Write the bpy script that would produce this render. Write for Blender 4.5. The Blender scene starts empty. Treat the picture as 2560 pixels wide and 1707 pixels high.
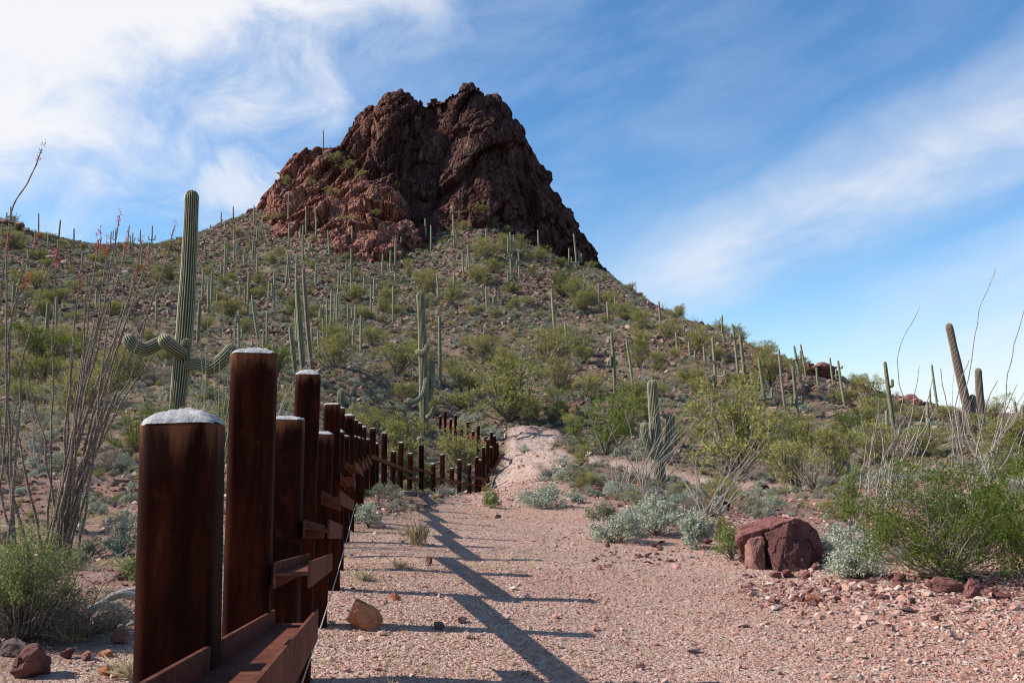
import bpy, bmesh, math, random
import numpy as np
from mathutils import Vector, Matrix

random.seed(7)
RS = np.random.RandomState(11)
scene = bpy.context.scene
COL = scene.collection

# ------------------------------------------------------------------ camera
PITCH = math.atan((1150 - 853.5) / 2400.0)
FPX = 2400.0
cam_d = bpy.data.cameras.new('camera')
cam_d.sensor_width = 36.0
cam_d.lens = 36.0 * FPX / 2560.0
cam_d.clip_start = 0.05
cam_d.clip_end = 20000
cam = bpy.data.objects.new('camera', cam_d)
COL.objects.link(cam)
cam.location = (0, 0, 0)
cam.rotation_euler = (math.pi / 2 + PITCH, 0, 0)
scene.camera = cam

# ------------------------------------------------------------------ light
SUN_EL = math.radians(37)
SUN_AZ = math.radians(-92)          # clockwise from +Y
sun_d = bpy.data.lights.new('sun', 'SUN')
sun_d.energy = 5.0
sun_d.angle = math.radians(0.5)
sun_d.color = (1.0, 0.94, 0.86)
sun = bpy.data.objects.new('sun', sun_d)
COL.objects.link(sun)
sdir = Vector((math.sin(SUN_AZ) * math.cos(SUN_EL), math.cos(SUN_AZ) * math.cos(SUN_EL), math.sin(SUN_EL)))
sun.rotation_euler = sdir.to_track_quat('Z', 'Y').to_euler()
sun.location = (-20, 3, 30)

scene.view_settings.view_transform = 'Standard'
scene.view_settings.look = 'None'
scene.view_settings.exposure = 0.58
scene.view_settings.gamma = 1.0
scene.view_settings.use_curve_mapping = False
scene.cycles.max_bounces = 5
scene.cycles.diffuse_bounces = 3
scene.cycles.transparent_max_bounces = 8
scene.cycles.use_denoising = True
scene.cycles.pixel_filter_type = 'BLACKMAN_HARRIS'
scene.cycles.filter_width = 1.15


class NB:
    """tiny node-graph helper"""
    def __init__(s, tree):
        s.t = tree
        s.n = tree.nodes
        s.l = tree.links

    def node(s, typ, ins=None, **props):
        nd = s.n.new(typ)
        for k, v in props.items():
            setattr(nd, k, v)
        for k, v in (ins or {}).items():
            s.put(nd.inputs[k], v)
        return nd

    def put(s, sock, v):
        if isinstance(v, bpy.types.NodeSocket):
            s.l.new(v, sock)
        elif isinstance(v, (tuple, list)):
            if sock.type == 'RGBA' and len(v) == 3:
                v = (*v, 1.0)
            sock.default_value = v
        else:
            sock.default_value = v

    def m(s, op, a, b=0.0, c=0.0, clamp=False):
        nd = s.n.new('ShaderNodeMath')
        nd.operation = op
        nd.use_clamp = clamp
        s.put(nd.inputs[0], a)
        s.put(nd.inputs[1], b)
        s.put(nd.inputs[2], c)
        return nd.outputs[0]

    def mix(s, fac, a, b, blend='MIX'):
        nd = s.n.new('ShaderNodeMix')
        nd.data_type = 'RGBA'
        nd.blend_type = blend
        s.put(nd.inputs['Factor'], fac)
        s.put(nd.inputs[6], a)
        s.put(nd.inputs[7], b)
        return nd.outputs[2]

    def noise(s, vec, scale, detail=4, rough=0.55, out=0, dist=0.0):
        nd = s.n.new('ShaderNodeTexNoise')
        if vec is not None:
            s.l.new(vec, nd.inputs['Vector'])
        nd.inputs['Scale'].default_value = scale
        nd.inputs['Detail'].default_value = detail
        nd.inputs['Roughness'].default_value = rough
        nd.inputs['Distortion'].default_value = dist
        return nd.outputs[out]

    def smooth(s, v, lo, hi, a=0.0, b=1.0):
        nd = s.n.new('ShaderNodeMapRange')
        nd.interpolation_type = 'SMOOTHSTEP'
        s.put(nd.inputs[0], v)
        for i, q in zip((1, 2, 3, 4), (lo, hi, a, b)):
            nd.inputs[i].default_value = q
        return nd.outputs[0]

    def ramp(s, fac, stops, interp='LINEAR'):
        nd = s.n.new('ShaderNodeValToRGB')
        cr = nd.color_ramp
        cr.interpolation = interp
        while len(cr.elements) < len(stops):
            cr.elements.new(0.5)
        for e, (p, c) in zip(cr.elements, stops):
            e.position = p
            e.color = (*c, 1.0)
        s.l.new(fac, nd.inputs[0])
        return nd.outputs[0]


# ------------------------------------------------------------------ world: sky and clouds
world = bpy.data.worlds.new('World')
scene.world = world
world.use_nodes = True
wt = world.node_tree
wt.nodes.clear()
W = NB(wt)
sky = W.node('ShaderNodeTexSky', sky_type='NISHITA')
sky.sun_disc = False
sky.sun_elevation = SUN_EL
sky.sun_rotation = SUN_AZ % (2 * math.pi)
sky.altitude = 600
sky.air_density = 1.0
sky.dust_density = 0.35
sky.ozone_density = 1.3
hsv = W.node('ShaderNodeHueSaturation', {'Saturation': 1.30, 'Value': 1.0, 'Color': sky.outputs[0]})
tc = W.node('ShaderNodeTexCoord')
sep = W.node('ShaderNodeSeparateXYZ', {0: tc.outputs['Generated']})
az = W.m('ARCTAN2', sep.outputs[0], sep.outputs[1])
el = W.m('ARCSINE', sep.outputs[2])
# streaky coordinate: clouds are drawn out along a direction rising to the right
ca, sa = math.cos(0.33), math.sin(0.33)
along = W.m('ADD', W.m('MULTIPLY', az, ca), W.m('MULTIPLY', el, sa))
across = W.m('SUBTRACT', W.m('MULTIPLY', el, ca), W.m('MULTIPLY', az, sa))
cv = W.node('ShaderNodeCombineXYZ', {0: W.m('MULTIPLY', along, 2.6), 1: W.m('MULTIPLY', across, 7.5), 2: 0.37})
cv2 = W.node('ShaderNodeCombineXYZ', {0: W.m('MULTIPLY', az, 5.5), 1: W.m('MULTIPLY', el, 8.0), 2: 1.7})
n_str = W.noise(cv.outputs[0], 1.6, 9, 0.56, dist=0.35)
n_puf = W.noise(cv2.outputs[0], 1.5, 10, 0.6, dist=0.5)
n_big = W.noise(cv2.outputs[0], 0.55, 3, 0.5)
# the bright bank (up and to the left), the long streak and the low bank on the right
d1 = W.m('ADD', W.m('MULTIPLY', W.m('ADD', az, 0.325), -0.44), W.m('MULTIPLY', W.m('SUBTRACT', el, 0.335), 0.90))
c1 = W.smooth(W.m('ADD', d1, W.m('ADD', W.m('MULTIPLY', W.m('SUBTRACT', n_puf, 0.5), 0.34), W.m('MULTIPLY', W.m('SUBTRACT', n_str, 0.5), 0.08))), -0.11, 0.12)
c1 = W.m('MULTIPLY', W.m('MULTIPLY', c1, W.smooth(az, 0.18, -0.22)), W.m('MULTIPLY', W.smooth(el, 0.85, 0.55), W.smooth(az, -1.3, -0.8)))
da = W.m('DIVIDE', W.m('ADD', az, 0.295), 0.10)
de = W.m('DIVIDE', W.m('SUBTRACT', el, 0.272), 0.055)
pf = W.m('SQRT', W.m('ADD', W.m('MULTIPLY', da, da), W.m('MULTIPLY', de, de)))
c4 = W.m('MULTIPLY', W.smooth(W.m('ADD', pf, W.m('MULTIPLY', W.m('SUBTRACT', n_puf, 0.5), 3.2)), 1.25, 0.1), 0.75)
d2 = W.m('ADD', W.m('MULTIPLY', W.m('SUBTRACT', az, 0.29), -0.326), W.m('MULTIPLY', W.m('SUBTRACT', el, 0.243), 0.945))
d2n = W.m('ADD', d2, W.m('MULTIPLY', W.m('SUBTRACT', n_str, 0.5), 0.13))
c2 = W.m('MULTIPLY', W.smooth(W.m('ABSOLUTE', d2n), 0.088, 0.0), W.m('MULTIPLY', W.smooth(az, -0.03, 0.22), W.smooth(az, 1.2, 0.8)))
c2 = W.m('MULTIPLY', c2, W.smooth(W.m('ADD', W.m('MULTIPLY', n_str, 0.6), W.m('MULTIPLY', n_puf, 0.4)), 0.30, 0.60, 0.30, 0.74))
low = W.m('ADD', W.m('MULTIPLY', W.m('SUBTRACT', az, 0.40), 0.55), W.m('MULTIPLY', W.m('SUBTRACT', 0.135, el), 0.9))
c3 = W.m('MULTIPLY', W.m('MULTIPLY', W.smooth(W.m('ADD', low, W.m('MULTIPLY', W.m('SUBTRACT', n_str, 0.5), 0.2)), -0.07, 0.11), 0.66), W.smooth(az, 1.4, 0.9))
veil = W.m('MULTIPLY', W.smooth(n_str, 0.36, 0.80), 0.34)
veil = W.m('MULTIPLY', veil, W.smooth(W.m('ADD', az, W.m('MULTIPLY', n_big, 0.2)), 0.62, -0.1, 0.35, 1.0))
cov = W.m('MAXIMUM', W.m('MAXIMUM', c1, c4), W.m('MAXIMUM', c2, W.m('MAXIMUM', c3, veil)))
cov = W.m('MULTIPLY', cov, W.smooth(el, -0.03, 0.05))
cov = W.m('MINIMUM', cov, 0.97)
ccol = W.mix(W.smooth(cov, 0.35, 0.95), (0.80, 0.87, 1.0), (0.96, 0.965, 1.0))
bg1 = W.node('ShaderNodeBackground', {'Color': hsv.outputs[0], 'Strength': 0.122})
bg2 = W.node('ShaderNodeBackground', {'Color': ccol, 'Strength': 0.65})
mx = W.node('ShaderNodeMixShader', {0: cov, 1: bg1.outputs[0], 2: bg2.outputs[0]})
wo = W.node('ShaderNodeOutputWorld', {0: mx.outputs[0]})


# ------------------------------------------------------------------ small maths
def ray(u, v):
    """photo pixel -> (X/Y, Z/Y) of the sight line through it"""
    x = (u - 1280.0) / FPX
    yu = (853.5 - v) / FPX
    y = math.cos(PITCH) - yu * math.sin(PITCH)
    z = math.sin(PITCH) + yu * math.cos(PITCH)
    return x / y, z / y


def at(u, v, Y):
    a, b = ray(u, v)
    return np.array([a * Y, Y, b * Y])


def h32(*ints):
    h = np.uint32(2166136261)
    for i in ints:
        i = np.asarray(i).astype(np.int64).astype(np.uint32)
        h = (h ^ i) * np.uint32(16777619)
        h = h ^ (h >> np.uint32(15))
        h = h * np.uint32(2246822519)
        h = h ^ (h >> np.uint32(13))
    return (h & np.uint32(0xFFFFFF)).astype(np.float32) / float(0x1000000)


np.seterr(over='ignore')


def vnoise(P, seed=0):
    """value noise, P (n,d) with d 2 or 3, result 0..1"""
    P = np.asarray(P, dtype=np.float32)
    i = np.floor(P).astype(np.int64)
    f = P - i
    f = f * f * (3 - 2 * f)
    d = P.shape[1]
    r = 0
    for k in range(2 ** d):
        o = [(k >> j) & 1 for j in range(d)]
        w = 1
        for j in range(d):
            w = w * (f[:, j] if o[j] else 1 - f[:, j])
        r = r + w * h32(*[i[:, j] + o[j] for j in range(d)], seed)
    return r


def fbm(P, octs=4, seed=0, gain=0.5):
    P = np.asarray(P, dtype=np.float32)
    a, t, r = 1.0, 0.0, 0
    for k in range(octs):
        r = r + a * (vnoise(P * 2 ** k + 13.7 * k, seed + k) - 0.5)
        t += a
        a *= gain
    return r / t


def facets(P, cell, seed, tilt=0.6, step=0.25, groove=0.0):
    """broken-rock relief: every Voronoi cell is a plane of its own tilt and height"""
    P = np.asarray(P, dtype=np.float32) / cell
    base = np.floor(P).astype(np.int64)
    best = np.full(len(P), 1e9, np.float32)
    sec = np.full(len(P), 1e9, np.float32)
    out = np.zeros(len(P), np.float32)
    for dx in (-1, 0, 1):
        for dy in (-1, 0, 1):
            for dz in (-1, 0, 1):
                c = base + np.array([dx, dy, dz])
                j = np.stack([h32(c[:, 0], c[:, 1], c[:, 2], seed + q) for q in range(3)], 1)
                ctr = c + j
                dv = P - ctr
                dd = (dv * dv).sum(1)
                tl = np.stack([h32(c[:, 0], c[:, 1], c[:, 2], seed + 5 + q) - 0.5 for q in range(3)], 1) * 2 * tilt
                val = (dv * tl).sum(1) + (h32(c[:, 0], c[:, 1], c[:, 2], seed + 9) - 0.5) * 2 * step
                m = dd < best
                sec = np.where(m, best, np.minimum(sec, dd))
                best = np.where(m, dd, best)
                out = np.where(m, val, out)
    if groove:
        out = out - groove * np.clip(1 - (np.sqrt(sec) - np.sqrt(best)) / 0.13, 0, 1)
    return out * cell


class TPS:
    def __init__(s, pts, vals, reg=1e-5):
        s.p = np.asarray(pts, float)
        n = len(s.p)
        K = s.k(s.p, s.p) + reg * np.eye(n)
        Pm = np.hstack([np.ones((n, 1)), s.p])
        A = np.zeros((n + 3, n + 3))
        A[:n, :n] = K
        A[:n, n:] = Pm
        A[n:, :n] = Pm.T
        b = np.zeros(n + 3)
        b[:n] = vals
        s.w = np.linalg.solve(A, b)

    @staticmethod
    def k(a, b):
        d2 = ((a[:, None, :] - b[None, :, :]) ** 2).sum(2)
        return 0.5 * d2 * np.log(d2 + 1e-12)

    def __call__(s, q):
        q = np.asarray(q, float)
        r = np.empty(len(q))
        n = len(s.p)
        for i in range(0, len(q), 20000):
            c = q[i:i + 20000]
            r[i:i + 20000] = s.k(c, s.p) @ s.w[:n] + s.w[n] + c @ s.w[n + 1:]
        return r


# ------------------------------------------------------------------ meshes and materials
def mesh(name, V, F, mats=(), smooth=False, mi=None, attrs=None):
    """V (n,3); F: array (m,k) or a list of such arrays / lists of tuples"""
    me = bpy.data.meshes.new(name)
    V = np.asarray(V, np.float32)
    if isinstance(F, np.ndarray):
        F = [F]
    F = [np.asarray(f, np.int32) for f in F if len(f)]
    loops = np.concatenate([f.ravel() for f in F])
    sizes = np.concatenate([np.full(len(f), f.shape[1], np.int32) for f in F])
    starts = np.concatenate([[0], np.cumsum(sizes)[:-1]]).astype(np.int32)
    me.vertices.add(len(V))
    me.vertices.foreach_set('co', V.ravel())
    me.loops.add(len(loops))
    me.loops.foreach_set('vertex_index', loops.astype(np.int32))
    me.polygons.add(len(sizes))
    me.polygons.foreach_set('loop_start', starts)
    try:
        me.polygons.foreach_set('loop_total', sizes)
    except Exception:
        pass
    for m in mats:
        me.materials.append(m)
    if mi is not None:
        me.polygons.foreach_set('material_index', np.asarray(mi, np.int32))
    me.polygons.foreach_set('use_smooth', np.full(len(sizes), bool(smooth)))
    for k, a in (attrs or {}).items():
        at_ = me.attributes.new(k, 'FLOAT', 'POINT')
        at_.data.foreach_set('value', np.asarray(a, np.float32))
    me.update(calc_edges=True)
    me.validate()
    return me


def link(name, data, parent=None, label=None, cat=None, group=None, kind=None, loc=None):
    o = bpy.data.objects.new(name, data)
    COL.objects.link(o)
    if parent is not None:
        o.parent = parent
    if loc is not None:
        o.location = loc
    if label:
        o['label'] = label
    if cat:
        o['category'] = cat
    if group:
        o['group'] = group
    if kind:
        o['kind'] = kind
    return o


def empty(name, loc, label, cat, group=None):
    o = link(name, None, None, label, cat, group, None, loc)
    o.empty_display_size = 0.1
    return o


class Geo:
    """collects pieces of geometry"""
    def __init__(s):
        s.V, s.F3, s.F4, s.n = [], [], [], 0
        s.A = []

    def add(s, V, F, a=None):
        V = np.asarray(V, np.float32)
        F = np.asarray(F, np.int32)
        s.V.append(V)
        s.A.append(np.zeros(len(V), np.float32) if a is None else np.asarray(a, np.float32))
        (s.F3 if F.shape[1] == 3 else s.F4).append(F + s.n)
        s.n += len(V)

    def mesh(s, name, mats, smooth=False, attr=None):
        F = []
        if s.F3:
            F.append(np.concatenate(s.F3))
        if s.F4:
            F.append(np.concatenate(s.F4))
        return mesh(name, np.concatenate(s.V), F, mats, smooth, None, {attr: np.concatenate(s.A)} if attr else None)


def frames(P):
    """parallel-transport frames along a polyline"""
    P = np.asarray(P, float)
    T = np.gradient(P, axis=0)
    T /= np.linalg.norm(T, axis=1)[:, None] + 1e-12
    ref = np.array([1.0, 0, 0]) if abs(T[0][0]) < 0.9 else np.array([0, 1.0, 0])
    N = np.zeros_like(P)
    n = ref - T[0] * (ref @ T[0])
    N[0] = n / np.linalg.norm(n)
    for i in range(1, len(P)):
        n = N[i - 1] - T[i] * (N[i - 1] @ T[i])
        N[i] = n / (np.linalg.norm(n) + 1e-12)
    return T, N, np.cross(T, N)


def tube(P, R, sides=6, cap=True, ribs=0, depth=0.0):
    """tube along a polyline; ribs > 0 makes a fluted cross-section. returns V, F4, rib attribute"""
    P = np.asarray(P, float)
    R = np.broadcast_to(np.asarray(R, float), (len(P),))
    T, N, B = frames(P)
    th = np.arange(sides) / sides * 2 * math.pi
    if ribs:
        c = np.cos(th * ribs)
        mod = 1 + depth * (np.sign(c) * np.abs(c) ** 0.8)
        ra = (c + 1) / 2
    else:
        mod = np.ones(sides)
        ra = np.zeros(sides)
    V = P[:, None, :] + R[:, None, None] * (mod * np.cos(th))[None, :, None] * N[:, None, :] + R[:, None, None] * (mod * np.sin(th))[None, :, None] * B[:, None, :]
    k = len(P)
    i, j = np.meshgrid(np.arange(k - 1), np.arange(sides), indexing='ij')
    i, j = i.ravel(), j.ravel()
    F = np.stack([i * sides + j, i * sides + (j + 1) % sides, (i + 1) * sides + (j + 1) % sides, (i + 1) * sides + j], 1)
    A = np.tile(ra, k)
    return V.reshape(-1, 3), F, A


def spline(pts, n):
    """Catmull-Rom through the points"""
    p = np.asarray(pts, float)
    p = np.vstack([2 * p[0] - p[1], p, 2 * p[-1] - p[-2]])
    m = len(p) - 3
    out = []
    for t in np.linspace(0, m - 1e-6, n):
        i = int(t)
        f = t - i
        a, b, c, d = p[i:i + 4]
        out.append(0.5 * ((2 * b) + (c - a) * f + (2 * a - 5 * b + 4 * c - d) * f * f + (3 * b - a - 3 * c + d) * f ** 3))
    return np.array(out)


def new_mat(name):
    m = bpy.data.materials.new(name)
    m.use_nodes = True
    nt = m.node_tree
    nt.nodes.clear()
    b = NB(nt)
    out = b.node('ShaderNodeOutputMaterial')
    return m, b, out


def finish(b, out, color, rough=0.85, bump=None, strength=0.4, dist=0.02, spec=0.25, metal=0.0):
    p = b.node('ShaderNodeBsdfPrincipled', {'Base Color': color, 'Roughness': rough, 'Specular IOR Level': spec, 'Metallic': metal})
    if bump is not None:
        bp = b.node('ShaderNodeBump', {'Strength': strength, 'Distance': dist, 'Height': bump})
        b.l.new(bp.outputs[0], p.inputs['Normal'])
    b.l.new(p.outputs[0], out.inputs[0])
    return p


def objpos(b):
    return b.node('ShaderNodeTexCoord').outputs['Object']


def geopos(b):
    return b.node('ShaderNodeNewGeometry').outputs['Position']


def leaf_mat(name, stops, trans=0.3, nscale=3.0):
    m, b, out = new_mat(name)
    oi = b.node('ShaderNodeObjectInfo').outputs['Random']
    ri = b.node('ShaderNodeNewGeometry').outputs['Random Per Island']
    f = b.m('ADD', b.m('MULTIPLY', ri, 0.6), b.m('MULTIPLY', oi, 0.4))
    col = b.ramp(f, stops)
    d = b.node('ShaderNodeBsdfDiffuse', {'Color': col})
    t = b.node('ShaderNodeBsdfTranslucent', {'Color': col})
    x = b.node('ShaderNodeMixShader', {0: trans, 1: d.outputs[0], 2: t.outputs[0]})
    b.l.new(x.outputs[0], out.inputs[0])
    return m


def rock_mat(name, stops, nscale=1.0, bscale=6.0, pale=0.25, warm=None):
    m, b, out = new_mat(name)
    P = geopos(b)
    oi = b.node('ShaderNodeObjectInfo').outputs['Random']
    n = b.noise(P, nscale, 6, 0.65)
    f = b.m('ADD', b.m('MULTIPLY', b.m('SUBTRACT', n, 0.5), 1.5), b.m('ADD', 0.25, b.m('MULTIPLY', oi, 0.5)))
    col = b.ramp(f, stops)
    sp = b.smooth(b.noise(P, nscale * 7, 5, 0.7), 0.58, 0.74)
    col = b.mix(b.m('MULTIPLY', sp, pale), col, (0.42, 0.33, 0.28))
    bm = b.m('ADD', b.noise(P, bscale, 8, 0.7), b.m('MULTIPLY', b.noise(P, bscale * 4, 4, 0.7), 0.4))
    finish(b, out, col, 0.9, bm, 0.7, 0.35 / bscale)
    return m


# ground -----------------------------------------------------------
def make_ground_mat():
    m, b, out = new_mat('desert_ground')
    P = geopos(b)
    a = b.node('ShaderNodeAttribute', attribute_name='path').outputs['Fac']
    lf = b.node('ShaderNodeAttribute', attribute_name='near').outputs['Fac']
    n1 = b.noise(P, 0.35, 5, 0.6)
    n2 = b.noise(P, 2.2, 6, 0.65)
    n3 = b.noise(P, 18.0, 5, 0.7)
    vo = b.node('ShaderNodeTexVoronoi', {'Vector': P, 'Scale': 30.0})
    vo2 = b.node('ShaderNodeTexVoronoi', {'Vector': P, 'Scale': 75.0})
    peb = b.ramp(b.node('ShaderNodeSeparateColor', {0: vo.outputs['Color']}).outputs[0],
                 [(0.0, (0.20, 0.095, 0.07)), (0.3, (0.35, 0.215, 0.16)), (0.6, (0.42, 0.29, 0.225)), (0.85, (0.50, 0.405, 0.34)), (1.0, (0.30, 0.165, 0.125))])
    sand = b.mix(b.smooth(n2, 0.35, 0.7), (0.43, 0.262, 0.200), (0.475, 0.328, 0.258))
    pathc = b.mix(b.m('ADD', 0.30, b.m('MULTIPLY', n3, 0.5)), sand, peb)
    pathc = b.mix(b.m('MULTIPLY', b.smooth(n1, 0.42, 0.64), 0.42), pathc, (0.40, 0.225, 0.16))
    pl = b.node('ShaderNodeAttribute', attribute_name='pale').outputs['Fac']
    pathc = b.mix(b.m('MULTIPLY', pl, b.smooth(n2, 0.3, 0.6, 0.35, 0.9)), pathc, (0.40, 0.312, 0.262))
    slope = b.ramp(n2, [(0.25, (0.070, 0.044, 0.034)), (0.45, (0.125, 0.083, 0.060)), (0.6, (0.18, 0.132, 0.090)), (0.78, (0.27, 0.215, 0.140))])
    slope = b.mix(b.m('MULTIPLY', b.smooth(n1, 0.48, 0.66), 0.55), slope, (0.22, 0.175, 0.10))
    red = b.mix(b.smooth(n2, 0.3, 0.7), (0.20, 0.095, 0.070), (0.30, 0.205, 0.16))
    slope = b.mix(lf, slope, red)
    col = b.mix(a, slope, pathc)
    hgt = b.m('ADD', b.m('MULTIPLY', n3, 1.0), b.m('ADD', b.m('MULTIPLY', vo.outputs['Distance'], -0.7), b.m('MULTIPLY', vo2.outputs['Distance'], -0.35)))
    finish(b, out, col, 0.95, hgt, 0.9, 0.03, 0.1)
    return m


M_GROUND = make_ground_mat()


def make_cliff_mat():
    m, b, out = new_mat('butte_rock')
    P = geopos(b)
    mp = b.node('ShaderNodeMapping', {'Vector': P, 'Rotation': (0.0, math.radians(28), 0.0), 'Scale': (1.0, 1.0, 0.28)})
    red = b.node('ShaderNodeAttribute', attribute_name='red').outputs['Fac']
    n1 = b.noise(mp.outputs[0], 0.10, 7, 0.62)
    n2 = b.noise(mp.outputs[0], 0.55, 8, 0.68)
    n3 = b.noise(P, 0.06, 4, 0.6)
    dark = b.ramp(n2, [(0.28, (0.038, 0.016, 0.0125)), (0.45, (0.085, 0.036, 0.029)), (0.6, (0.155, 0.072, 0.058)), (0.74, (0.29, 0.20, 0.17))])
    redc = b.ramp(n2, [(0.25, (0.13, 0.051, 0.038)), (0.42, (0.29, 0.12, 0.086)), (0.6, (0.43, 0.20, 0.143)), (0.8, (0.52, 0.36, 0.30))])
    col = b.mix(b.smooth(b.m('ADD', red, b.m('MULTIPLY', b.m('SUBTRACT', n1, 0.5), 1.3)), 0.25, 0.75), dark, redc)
    col = b.mix(b.m('MULTIPLY', b.smooth(n3, 0.55, 0.75), 0.35), col, (0.20, 0.15, 0.13))
    streak = b.smooth(b.noise(P, 0.45, 8, 0.75), 0.66, 0.76)
    col = b.mix(b.m('MULTIPLY', streak, 0.35), col, (0.34, 0.28, 0.25))
    ck = b.node('ShaderNodeTexVoronoi', {'Vector': mp.outputs[0], 'Scale': 0.55}, feature='DISTANCE_TO_EDGE')
    ck2 = b.node('ShaderNodeTexVoronoi', {'Vector': mp.outputs[0], 'Scale': 1.6}, feature='DISTANCE_TO_EDGE')
    joint = b.m('ADD', b.smooth(ck.outputs['Distance'], 0.0, 0.09, -0.5, 0.0), b.smooth(ck2.outputs['Distance'], 0.0, 0.12, -0.25, 0.0))
    col = b.mix(b.m('MULTIPLY', joint, -0.85, clamp=False), col, (0.022, 0.011, 0.009))
    hgt = b.m('ADD', b.m('ADD', n2, joint), b.m('MULTIPLY', b.noise(P, 2.2, 6, 0.7), 0.4))
    finish(b, out, col, 0.92, hgt, 1.0, 0.8, 0.1)
    return m


M_CLIFF = make_cliff_mat()
RK = [(0.1, (0.075, 0.040, 0.033)), (0.4, (0.15, 0.085, 0.068)), (0.65, (0.25, 0.155, 0.122)), (0.9, (0.40, 0.30, 0.24))]
M_ROCK = rock_mat('loose_rock', RK, 1.3, 5.0)
M_REDROCK = rock_mat('red_rock', [(0.1, (0.085, 0.034, 0.031)), (0.4, (0.145, 0.056, 0.048)), (0.7, (0.215, 0.095, 0.077)), (0.95, (0.31, 0.19, 0.16))], 3.5, 14.0, 0.35)
M_ORANGE = rock_mat('orange_rock', [(0.1, (0.24, 0.075, 0.032)), (0.5, (0.36, 0.125, 0.058)), (0.9, (0.45, 0.22, 0.13))], 6.0, 22.0, 0.25)
M_DARKROCK = rock_mat('dark_stone', [(0.1, (0.07, 0.045, 0.04)), (0.6, (0.13, 0.085, 0.075)), (0.9, (0.2, 0.14, 0.12))], 6.0, 22.0, 0.2)
M_GRAVEL = rock_mat('gravel_stone', [(0.0, (0.19, 0.068, 0.052)), (0.25, (0.34, 0.150, 0.112)), (0.5, (0.42, 0.245, 0.190)), (0.75, (0.47, 0.345, 0.28)), (1.0, (0.60, 0.51, 0.45))], 9.0, 30.0, 0.2)


def make_rust(name, stops, stretch=0.12):
    m, b, out = new_mat(name)
    P = geopos(b)
    mp = b.node('ShaderNodeMapping', {'Vector': P, 'Scale': (1.0, 1.0, stretch)})
    n = b.noise(mp.outputs[0], 22.0, 7, 0.65)
    f = b.noise(P, 85.0, 5, 0.7)
    k = b.noise(P, 2.0, 3, 0.5)
    x = b.m('ADD', b.m('MULTIPLY', n, 0.75), b.m('ADD', b.m('MULTIPLY', f, 0.2), b.m('MULTIPLY', b.m('SUBTRACT', k, 0.5), 0.35)))
    col = b.ramp(x, stops)
    rim = b.node('ShaderNodeAttribute', attribute_name='rim').outputs['Fac']
    rs = b.smooth(b.m('ADD', b.m('MULTIPLY', rim, 0.75), b.m('MULTIPLY', b.m('SUBTRACT', n, 0.5), 1.6)), 0.42, 0.85)
    col = b.mix(b.m('MULTIPLY', rs, 0.7), col, (0.17, 0.062, 0.027))
    sc = b.smooth(b.noise(P, 9.0, 6, 0.7), 0.60, 0.70)
    col = b.mix(b.m('MULTIPLY', sc, 0.25), col, (0.12, 0.034, 0.013))
    p = finish(b, out, col, 0.8, b.m('ADD', f, n), 0.12, 0.004, 0.06)
    return m


M_RUST = make_rust('rusted_steel', [(0.3, (0.008, 0.0018, 0.0011)), (0.45, (0.020, 0.0040, 0.0019)), (0.6, (0.050, 0.0095, 0.0036)), (0.74, (0.13, 0.030, 0.0098)), (0.86, (0.20, 0.072, 0.032))])
M_RUSTRAIL = make_rust('rusted_rail', [(0.3, (0.055, 0.019, 0.012)), (0.5, (0.115, 0.040, 0.025)), (0.7, (0.18, 0.070, 0.045)), (0.86, (0.26, 0.14, 0.10))], 0.8)


def simple_noise_mat(name, stops, scale, bump=0.4, bdist=0.01, bscale=None, rough=0.9, vec='geo', spec=0.2):
    m, b, out = new_mat(name)
    P = geopos(b) if vec == 'geo' else objpos(b)
    n = b.noise(P, scale, 6, 0.68)
    col = b.ramp(n, stops)
    finish(b, out, col, rough, b.noise(P, bscale or scale * 2, 6, 0.7), bump, bdist, spec)
    return m


M_CONC = simple_noise_mat('concrete', [(0.25, (0.22, 0.20, 0.19)), (0.5, (0.42, 0.40, 0.39)), (0.75, (0.60, 0.58, 0.57))], 38.0, 0.8, 0.012, 90)


def make_saguaro_mat(name, ramp_gap, ramp_rib):
    m, b, out = new_mat(name)
    P = geopos(b)
    oi = b.node('ShaderNodeObjectInfo').outputs['Random']
    a = b.node('ShaderNodeAttribute', attribute_name='rib').outputs['Fac']
    hgt = b.node('ShaderNodeAttribute', attribute_name='low').outputs['Fac']
    n = b.noise(P, 3.0, 5, 0.65)
    nf = b.noise(P, 45.0, 3, 0.6)
    gap = b.ramp(b.m('ADD', b.m('MULTIPLY', n, 0.7), b.m('MULTIPLY', oi, 0.3)), ramp_gap)
    rib = b.ramp(b.m('ADD', b.m('MULTIPLY', n, 0.6), b.m('MULTIPLY', nf, 0.4)), ramp_rib)
    r = b.smooth(b.m('ADD', a, b.m('MULTIPLY', b.m('SUBTRACT', nf, 0.5), 0.5)), 0.52, 0.92)
    col = b.mix(r, gap, rib)
    cork = b.smooth(b.m('ADD', hgt, b.m('MULTIPLY', b.m('SUBTRACT', b.noise(P, 6.0, 5, 0.7), 0.5), 0.9)), 0.45, 0.85)
    col = b.mix(b.m('MULTIPLY', cork, 0.75), col, (0.15, 0.12, 0.09))
    finish(b, out, col, 0.75, b.noise(P, 60.0, 3, 0.6), 0.25, 0.006, 0.2)
    return m


M_SAG = make_saguaro_mat('saguaro_skin', [(0.2, (0.058, 0.066, 0.030)), (0.5, (0.088, 0.098, 0.047)), (0.8, (0.135, 0.136, 0.072))],
                         [(0.2, (0.20, 0.185, 0.115)), (0.5, (0.37, 0.33, 0.22)), (0.8, (0.52, 0.46, 0.32))])
M_SAGBROWN = make_saguaro_mat('saguaro_skin_brown', [(0.2, (0.11, 0.08, 0.058)), (0.8, (0.19, 0.145, 0.105))],
                              [(0.2, (0.24, 0.18, 0.14)), (0.8, (0.36, 0.28, 0.22))])

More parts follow.
